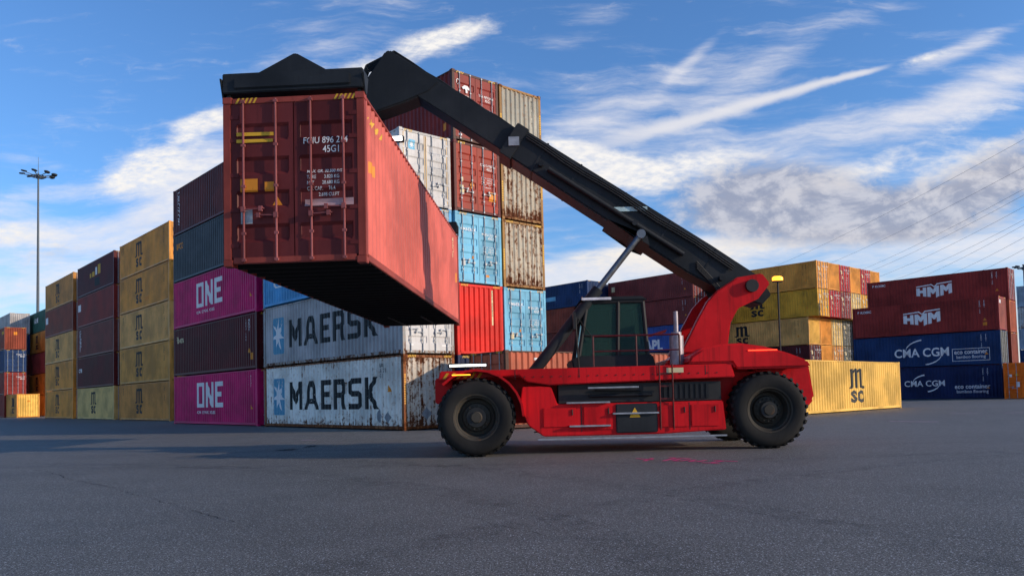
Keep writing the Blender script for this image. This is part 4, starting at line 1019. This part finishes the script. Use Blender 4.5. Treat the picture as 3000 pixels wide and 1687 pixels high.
# boom
ba = math.atan2(8.83 - 3.5, 5.30 + 2.6)
dx, dz = -math.cos(ba), math.sin(ba); nx, nz = math.sin(ba), math.cos(ba)      # along, normal(up)
def bp(t, n): return (5.30 + dx * t + nx * n, 3.50 + dz * t + nz * n)
bm = bmesh.new(); bm_prism(bm, [bp(-.50, -.12), bp(-.56, .20), bp(-.1, .40), bp(1.2, .42), bp(6.2, .38), bp(6.2, -.34), bp(1.3, -.40), bp(.3, -.32)], -.40, .40); bo = part('boom', bm, DRK, bevel=.03)
bm = bmesh.new(); bm_prism(bm, [bp(6.05, .42), bp(6.36, .42), bp(6.36, -.38), bp(6.05, -.38)], -.43, .43); part('boom_collar', bm, BLKM, bo, bevel=.015)
for t in (1.0, 2.2, 3.4, 4.6, 5.5):
    bm = bmesh.new(); bm_prism(bm, [bp(t, .395), bp(t + .04, .395), bp(t + .04, -.36), bp(t, -.36)], -.41, .41); part('stiffener', bm, DRK, bo)
bm = bmesh.new()
for q in (0, 1, 2): bm_path(bm, [(bp(t, .30 - q * .05)[0], -.435 - .008 * q, bp(t, .30 - q * .05 - .03 * math.sin(t * 3))[1]) for t in [k * .5 for k in range(1, 13)]], .018, 6)
part('hydraulic_hose', bm, BLKM, bo, smooth=True)
bm = bmesh.new(); x_, z_ = bp(3.15, .12); bm_prism(bm, [(x_ - .38, z_ - .05), (x_ + .38, z_ - .05), (x_ + .38, z_ + .05), (x_ - .38, z_ + .05)], -.425, -.402); part('label_plate', bm, plain('pale plate', (.45, .6, .6)), bo)
bm = bmesh.new(); bm_prism(bm, [bp(6.3, .31), bp(9.6, .30), bp(9.6, -.27), bp(6.3, -.29)], -.32, .32); be = part('boom_extension', bm, DRK, bevel=.02)
bm = bmesh.new(); bm_prism(bm, [(-2.40, 9.04), (-2.64, 9.20), (-2.74, 9.16), (-3.30, 8.36), (-3.52, 7.96), (-3.38, 7.78), (-2.95, 7.76), (-2.3, 7.98), (-1.75, 8.20), (-1.5, 8.42)], -.34, .34); bh = part('boom_head', bm, DRK, bevel=.03)
# lift cylinders from the frame front up to the bracket under the boom
bx_, bz_ = 2.92, 4.72
bm = bmesh.new(); bm_prism(bm, [bp(2.35, -.40), bp(3.45, -.40), (bx_ - .18, bz_ + .02), (bx_ - .02, bz_ - .14), (bx_ + .16, bz_ + .0)], -.62, .62); part('cylinder_bracket', bm, DRK, bo, bevel=.02)
for s in (-1, 1):
    p0, p1 = Vector((.46, s * .78, 1.72)), Vector((bx_, s * .70, bz_)); pm = p0.lerp(p1, .60)
    bm = bmesh.new(); bm_tube(bm, p0, pm, .125, 18); bm_tube(bm, (.46, s * .66, 1.72), (.46, s * .92, 1.72), .13, 14); cyl = part('lift_cylinder', bm, DRK, smooth=True)
    bm = bmesh.new(); bm_tube(bm, pm, p1, .07, 16); bm_tube(bm, (bx_, s * .60, bz_), (bx_, s * .80, bz_), .10, 14); part('piston_rod', bm, CHROME, cyl, smooth=True)
# cab: glazed box with pillars, roof, door, seat
cx0, cx1, cz0, cz1, cyh = 1.52, 2.98, 2.02, 3.22, .80
bm = bmesh.new(); bm_prism(bm, [(1.35, 1.70), (1.30, 1.98), (1.5, 2.05), (3.08, 2.05), (3.15, 1.70)], -.88, .88); cab = part('cab', bm, DRK, bevel=.03)
bm = bmesh.new()
for yy in (-cyh, cyh):
    for a, c2 in (((cx0 - .05, cz0 + .02), (cx0 + .16, cz1)), ((2.32, cz0), (2.36, cz1)), ((cx1, cz0), (cx1 - .08, cz1))):
        bm_tube(bm, (a[0], yy, a[1]), (c2[0], yy, c2[1]), .045, 8)
    bm_tube(bm, (cx0 + .16, yy, cz1), (cx1 - .08, yy, cz1), .04, 8); bm_tube(bm, (cx0 + .02, yy, 2.50), (2.34, yy, 2.46), .028, 8)
for xx, zz in ((cx0 + .16, cz1), (cx1 - .08, cz1)): bm_tube(bm, (xx, -cyh, zz), (xx, cyh, zz), .04, 8)
part('pillar', bm, BLKM, cab, smooth=True)
for yy in (-cyh, cyh):
    for pts in ([(cx0 + .0, cz0 + .03), (2.30, cz0 + .03), (2.33, cz1 - .03), (cx0 + .17, cz1 - .03)], [(2.38, cz0 + .03), (cx1 - .03, cz0 + .03), (cx1 - .1, cz1 - .03), (2.38, cz1 - .03)]):
        bm = bmesh.new(); bm_prism(bm, pts, yy - .006, yy + .006); part('window', bm, GLS, cab)
bm = bmesh.new(); v_ = [bm.verts.new(p) for p in ((cx0 - .04, -cyh + .04, cz0 + .04), (cx0 - .04, cyh - .04, cz0 + .04), (cx0 + .15, cyh - .04, cz1 - .03), (cx0 + .15, -cyh + .04, cz1 - .03), (cx0 - .03, -cyh + .04, cz0 + .04), (cx0 - .03, cyh - .04, cz0 + .04), (cx0 + .16, cyh - .04, cz1 - .03), (cx0 + .16, -cyh + .04, cz1 - .03))]
for f in ((0, 1, 2, 3), (7, 6, 5, 4), (0, 4, 5, 1), (1, 5, 6, 2), (2, 6, 7, 3), (3, 7, 4, 0)): bm.faces.new([v_[i] for i in f])
part('windscreen', bm, GLS, cab)
bm = bmesh.new(); bm_prism(bm, [(cx0 - .02, cz1 + .03), (cx0 + .08, cz1 + .12), (cx1 - .1, cz1 + .12), (cx1 + .02, cz1 + .03)], -.86, .86); rf = part('cab_roof', bm, DRK, cab, bevel=.02)
bm = bmesh.new(); bm_box(bm, 1.55, 2.2, -.90, -.865, cz1 + .04, cz1 + .10); part('roof_light', bm, plain('frosted lamp', (.75, .75, .78)), cab, bevel=.01)
bm = bmesh.new(); bm_box(bm, 2.35, 2.85, -.26, .26, 2.05, 2.45); bm_prism(bm, [(2.75, 2.4), (2.92, 2.42), (3.05, 3.05), (2.92, 3.06)], -.25, .25); part('seat', bm, BLKM, cab, bevel=.04)
bm = bmesh.new(); bm_tube(bm, (1.95, 0, 2.05), (2.12, 0, 2.62), .035, 8); bm_prism(bm, [(1.98, 2.60), (2.30, 2.72), (2.28, 2.75), (1.96, 2.63)], -.2, .2); part('steering_wheel', bm, BLKM, cab, bevel=.01)
bm = bmesh.new(); bm_path(bm, [(1.45, -.92, 1.80), (1.42, -.98, 2.35), (1.40, -.98, 2.90)], .018); bm_box(bm, 1.34, 1.40, -1.12, -.86, 2.62, 2.98); part('mirror', bm, BLKM, cab)
bm = bmesh.new()
for x in (1.7, 2.6, 3.5): bm_tube(bm, (x, -1.62, 1.78), (x, -1.62, 2.42), .018, 8)
bm_tube(bm, (1.7, -1.62, 2.42), (3.5, -1.62, 2.42), .018, 8); bm_tube(bm, (1.7, -1.62, 2.1), (3.5, -1.62, 2.1), .014, 8)
part('handrail', bm, plain('dark red rail', (.10, .004, .006), .4), smooth=True)
# seams, bolts, decals, hoses
for s in (-1, 1):
    bm = bmesh.new()
    for x in (.05, 1.38, 3.0, 4.0): bm_box(bm, x, x + .012, *sorted((s * 1.699, s * 1.704)), 1.56, 1.765)
    for x in (1.40, 3.64): bm_box(bm, x, x + .014, *sorted((s * 1.699, s * 1.704)), .44, 1.0)
    part('panel_seam', bm, BLKM)
    bm = bmesh.new()
    for k in range(22): bm_tube(bm, (.25 + k * .19, s * 1.70, 1.60), (.25 + k * .19, s * 1.712, 1.60), .014, 6)
    part('bolt_row', bm, BLKM)
    bm = bmesh.new()
    for k in range(6): bm_prism(bm, [(-1.45 + k * .14, 1.60), (-1.39 + k * .14, 1.60), (-1.31 + k * .14, 1.72), (-1.37 + k * .14, 1.72)], *sorted((s * 1.701, s * 1.706)))
    part('hazard_stripes', bm, YEL)
    bm = bmesh.new(); bm_prism(bm, [(2.40, .72), (2.62, .72), (2.51, .92)], *sorted((s * 1.736, s * 1.742))); part('warning_sticker', bm, YEL)
    bm = bmesh.new(); bm_prism(bm, [(3.2, 1.62), (3.55, 1.62), (3.55, 1.72), (3.2, 1.72)], *sorted((s * 1.701, s * 1.706))); part('data_plate', bm, CREAM)
    bm = bmesh.new()
    for q in range(4): bm_path(bm, [(4.62 + .05 * q, s * (.5 - .05 * q), 2.05), (4.75 + .05 * q, s * (.5 - .03 * q), 2.7), (4.9 + .04 * q, s * .48, 3.05), (4.6, s * .43, 3.55 + .04 * q), (4.2, s * .43, 3.98 + .05 * q)], .022, 6)
    part('hose_bundle', bm, BLKM, smooth=True)
    # boom extension ram along the flank
    bm = bmesh.new(); a_ = bp(1.6, -.12); c_2 = bp(5.2, -.12); bm_tube(bm, (a_[0], s * .47, a_[1]), (c_2[0], s * .47, c_2[1]), .055, 12); part('extension_ram', bm, BLKM, bo, smooth=True)
    for t in (.6, 2.9, 5.4):
        x_, z_ = bp(t, -.12); bm = bmesh.new(); bm_tube(bm, (x_, s * .40, z_), (x_, s * .54, z_), .06, 12); part('pin', bm, DRK, bo)
    bm = bmesh.new(); x_, z_ = bp(6.2, .0); bm_box(bm, x_ - .12, x_ + .12, *sorted((s * .43, s * .46)), z_ - .1, z_ + .1); part('wear_pad', bm, GRYB, bo)
bm = bmesh.new()
for q in range(5): bm_path(bm, [(bp(k * .4 + 6.4, .33 + .02 * q)[0], -.2 + .09 * q, bp(k * .4 + 6.4, .33 + .03 * (k % 2))[1]) for k in range(8)] + [(-2.55, -.2 + .09 * q, 9.22), (-3.2, -.2 + .09 * q, 8.9), (-3.55, -.1 + .09 * q, 8.1), (-3.45, .1 + .09 * q, 7.4)], .02, 6)
part('energy_chain', bm, BLKM, be, smooth=True)
bm = bmesh.new(); bm_path(bm, [(1.45, -.86, 2.9), (1.8, -.86, 2.4)], .01, 5); part('wiper', bm, BLKM, cab)
bm = bmesh.new(); bm_box(bm, 1.75, 1.95, -.3, -.05, 2.55, 2.75); part('screen', bm, BLKM, cab)
bm = bmesh.new()
for k in range(5): bm_box(bm, 3.05, 3.30, -1.72, -1.66, .55 + k * .26, .58 + k * .26)
for x in (3.04, 3.31): bm_tube(bm, (x, -1.74, .45), (x, -1.74, 1.8), .016, 6)
part('ladder', bm, plain('dark red rail', (.10, .004, .006), .4))
# lamps
bm = bmesh.new(); bm_box(bm, -1.30, -.50, -2.10, -2.0, 1.81, 1.90); bm_tube(bm, (-.95, -2.04, 1.74), (-.95, -2.04, 1.82), .02); hl = part('headlight', bm, BLKM, bevel=.01)
bm = bmesh.new(); bm_box(bm, -1.27, -.53, -2.108, -2.1005, 1.835, 1.875); part('lens', bm, LAMPW, hl)
bm = bmesh.new(); bm_box(bm, -1.22, -.85, -2.135, -2.122, 1.655, 1.675); part('marker_lamp', bm, LAMPO)
bm = bmesh.new(); bm_box(bm, 4.9, 5.5, -1.735, -1.722, 2.03, 2.05); part('tail_lamp', bm, LAMPR)
bm = bmesh.new(); bm_tube(bm, (5.95, -.6, 1.9), (5.95, -.6, 3.62), .02); bm_box(bm, 5.85, 6.05, -.65, -.55, 3.60, 3.63); bc = part('beacon_post', bm, BLKM)
bm = bmesh.new(); bm_lathe(bm, [(.02, -.03), (.08, -.03), (.08, .03), (.05, .06)], 0, 0, 0, 16)
bmesh.ops.rotate(bm, verts=bm.verts, matrix=Matrix.Rotation(R(90), 3, 'X')); bmesh.ops.scale(bm, verts=bm.verts, vec=(1.5, 1, 1)); bmesh.ops.translate(bm, verts=bm.verts, vec=(5.95, -.6, 3.67)); part('beacon', bm, LAMPO, bc, smooth=True)
# spreader in its own frame: x along the container, near end at +x
sp_o = bpy.data.objects.new('spreader', None); COL.objects.link(sp_o); sp_o.parent = V; sp_o.location = (lc.x - RX, lc.y - 18.1, LZ + H); sp_o.rotation_euler = (0, 0, lyaw)
def spart(name, bm, mat, bevel=.015, smooth=False): return obj(name, mesh(bm, name, bevel, smooth), mat, sp_o)
for e_ in (-1, 1):
    bm = bmesh.new(); X = e_ * (L / 2 - .09)
    bm_box(bm, *sorted((X - e_ * .22, X + e_ * .12)), -1.21, 1.21, .06, .40); bm_box(bm, *sorted((X - e_ * .14, X + e_ * .15)), -1.0, 1.0, .12, .30)
    bm_prism(bm, [(-.70, .40), (.62, .40), (.05, .74), (-.01, .74)], *sorted((X - e_ * .16, X + e_ * .02)), axis='x')
    spart('end_beam', bm, DRK)
    for s in (-1, 1):
        bm = bmesh.new(); bm_tube(bm, (X, s * 1.13, -.06), (X, s * 1.13, .08), .045, 10); spart('twistlock', bm, BLKM, 0)
        bm = bmesh.new(); bm_prism(bm, [(X - .04, -.02), (X + .04, -.02), (X + .16, .30), (X - .16, .30)], *sorted((s * 1.212, s * 1.24))); spart('guide_plate', bm, BLKM, 0)
    for s in (-1, 1):
        bm = bmesh.new(); bm_box(bm, *sorted((e_ * 2.0, e_ * (L / 2 - .32))), *sorted((s * .18, s * .50)), .14, .44); spart('telescopic_beam', bm, DRK)
bm = bmesh.new(); bm_box(bm, -3.1, 3.1, -.62, -.10, .10, .52); bm_box(bm, -3.1, 3.1, .10, .62, .10, .52); bm_box(bm, -1.3, 1.3, -.60, .60, .53, .66); spart('main_frame', bm, DRK, .02)
bm = bmesh.new(); bm_tube(bm, (1.18, 0, .66), (1.18, 0, 1.05), .42, 24); bm_tube(bm, (1.18, 0, 1.05), (1.18, 0, 1.38), .22, 16); bm_box(bm, .9, 1.46, -.30, .30, 1.06, 1.30); spart('rotator', bm, BLKM, .01)
bm = bmesh.new(); bm_box(bm, 1.75, 1.85, .35, 1.05, .52, .66); wl = obj('work_lamp', mesh(bm, 'work_lamp', .01), BLKM, sp_o)
bm = bmesh.new(); bm_box(bm, 1.851, 1.86, .38, 1.02, .54, .64); obj('lens', mesh(bm, 'lens'), LAMPW, wl)

# ------------------------------------------------------------------ light masts and overhead lines
MASTM = plain('mast steel', (.10, .12, .14), .6)
def mast(label, x, y, h, hw_, r0_=.27, r1_=.11, spike=True, n=8):
    t = thing('light_mast', label, 'light mast', (x, y, 0), .3, 'tall floodlight masts')
    bm = bmesh.new(); bm_tube(bm, (0, 0, 0), (0, 0, h), r0_, 16, r1_)
    if spike: bm_tube(bm, (0, 0, h), (0, 0, h + 2.4), .05, 6, .02)
    obj('pole', mesh(bm, 'pole', 0, True), MASTM, t)
    bm = bmesh.new()
    for k in range(20):
        a, c2 = 2 * math.pi * k / 20, 2 * math.pi * (k + 1) / 20
        bm_tube(bm, (1.0 * math.cos(a), 1.0 * math.sin(a), h - .5), (1.0 * math.cos(c2), 1.0 * math.sin(c2), h - .5), .07, 6)
    for k in range(n):
        a = 2 * math.pi * k / n; bm_tube(bm, (.1 * math.cos(a), .1 * math.sin(a), h - .5), (hw_ * .86 * math.cos(a), hw_ * .86 * math.sin(a), h - .25), .06, 6)
    bm_tube(bm, (0, 0, h - .8), (0, 0, h - .3), .3, 12)
    obj('head_ring', mesh(bm, 'head_ring'), MASTM, t)
    for k in range(n):
        a = 2 * math.pi * k / n; bm = bmesh.new()
        bm_lathe(bm, [(.05, -.10), (.34, -.06), (.42, .10), (.30, .16)], 0, 0, 0, 14)
        bmesh.ops.rotate(bm, verts=bm.verts, matrix=Matrix.Rotation(R(75), 3, 'X')); bmesh.ops.rotate(bm, verts=bm.verts, matrix=Matrix.Rotation(a, 3, 'Z')); bmesh.ops.translate(bm, verts=bm.verts, vec=(hw_ * math.cos(a), hw_ * math.sin(a), h - .18))
        obj('floodlight', mesh(bm, 'floodlight', 0, True), plain('dark lamp housing', (.03, .035, .04)), t)
mast('tall grey floodlight mast with a ring of lamps, rising over the left stacks', -69.1, 115, 35.6, 2.1)
mast('distant floodlight mast at the right edge behind the pale stack', 98.0, 150, 23.6, 1.5, spike=False)
WIRE = plain('overhead wire', (.22, .22, .24), .6)
ends = [((1900, 690), (2600, 345)), ((1990, 700), (2600, 415)), ((2070, 715), (2600, 470)), ((2100, 715), (2600, 485)), ((2140, 720), (2600, 515)), ((2190, 722), (2600, 548)), ((2210, 735), (2600, 560)), ((2270, 730), (2600, 592)), ((2330, 725), (2600, 622))]
pos = ['highest', 'second highest', 'third highest', 'fourth highest', 'middle', 'fourth lowest', 'third lowest', 'second lowest', 'lowest']
for i, (p0, p1) in enumerate(ends):
    a0, z0 = ray_ab(*p0); a1, z1 = ray_ab(*p1); Y0, Y1 = 270, 130
    A0 = Vector((a0 * Y0, Y0, HC_ + z0 * Y0)); A1 = Vector((a1 * Y1, Y1, HC_ + z1 * Y1)); A0, A1 = A0 + (A0 - A1) * .6, A1 + (A1 - A0) * .5
    bm = bmesh.new(); n = 24; bm_path(bm, [A0.lerp(A1, k / n) - Vector((0, 0, 5 * math.sin(math.pi * k / n) - 3.9)) for k in range(n + 1)], .026, 5)
    tag(obj('power_line', mesh(bm, 'power_line'), WIRE), pos[i] + ' of the nine thin overhead wires slanting across the right sky', 'power line', 'overhead power lines')
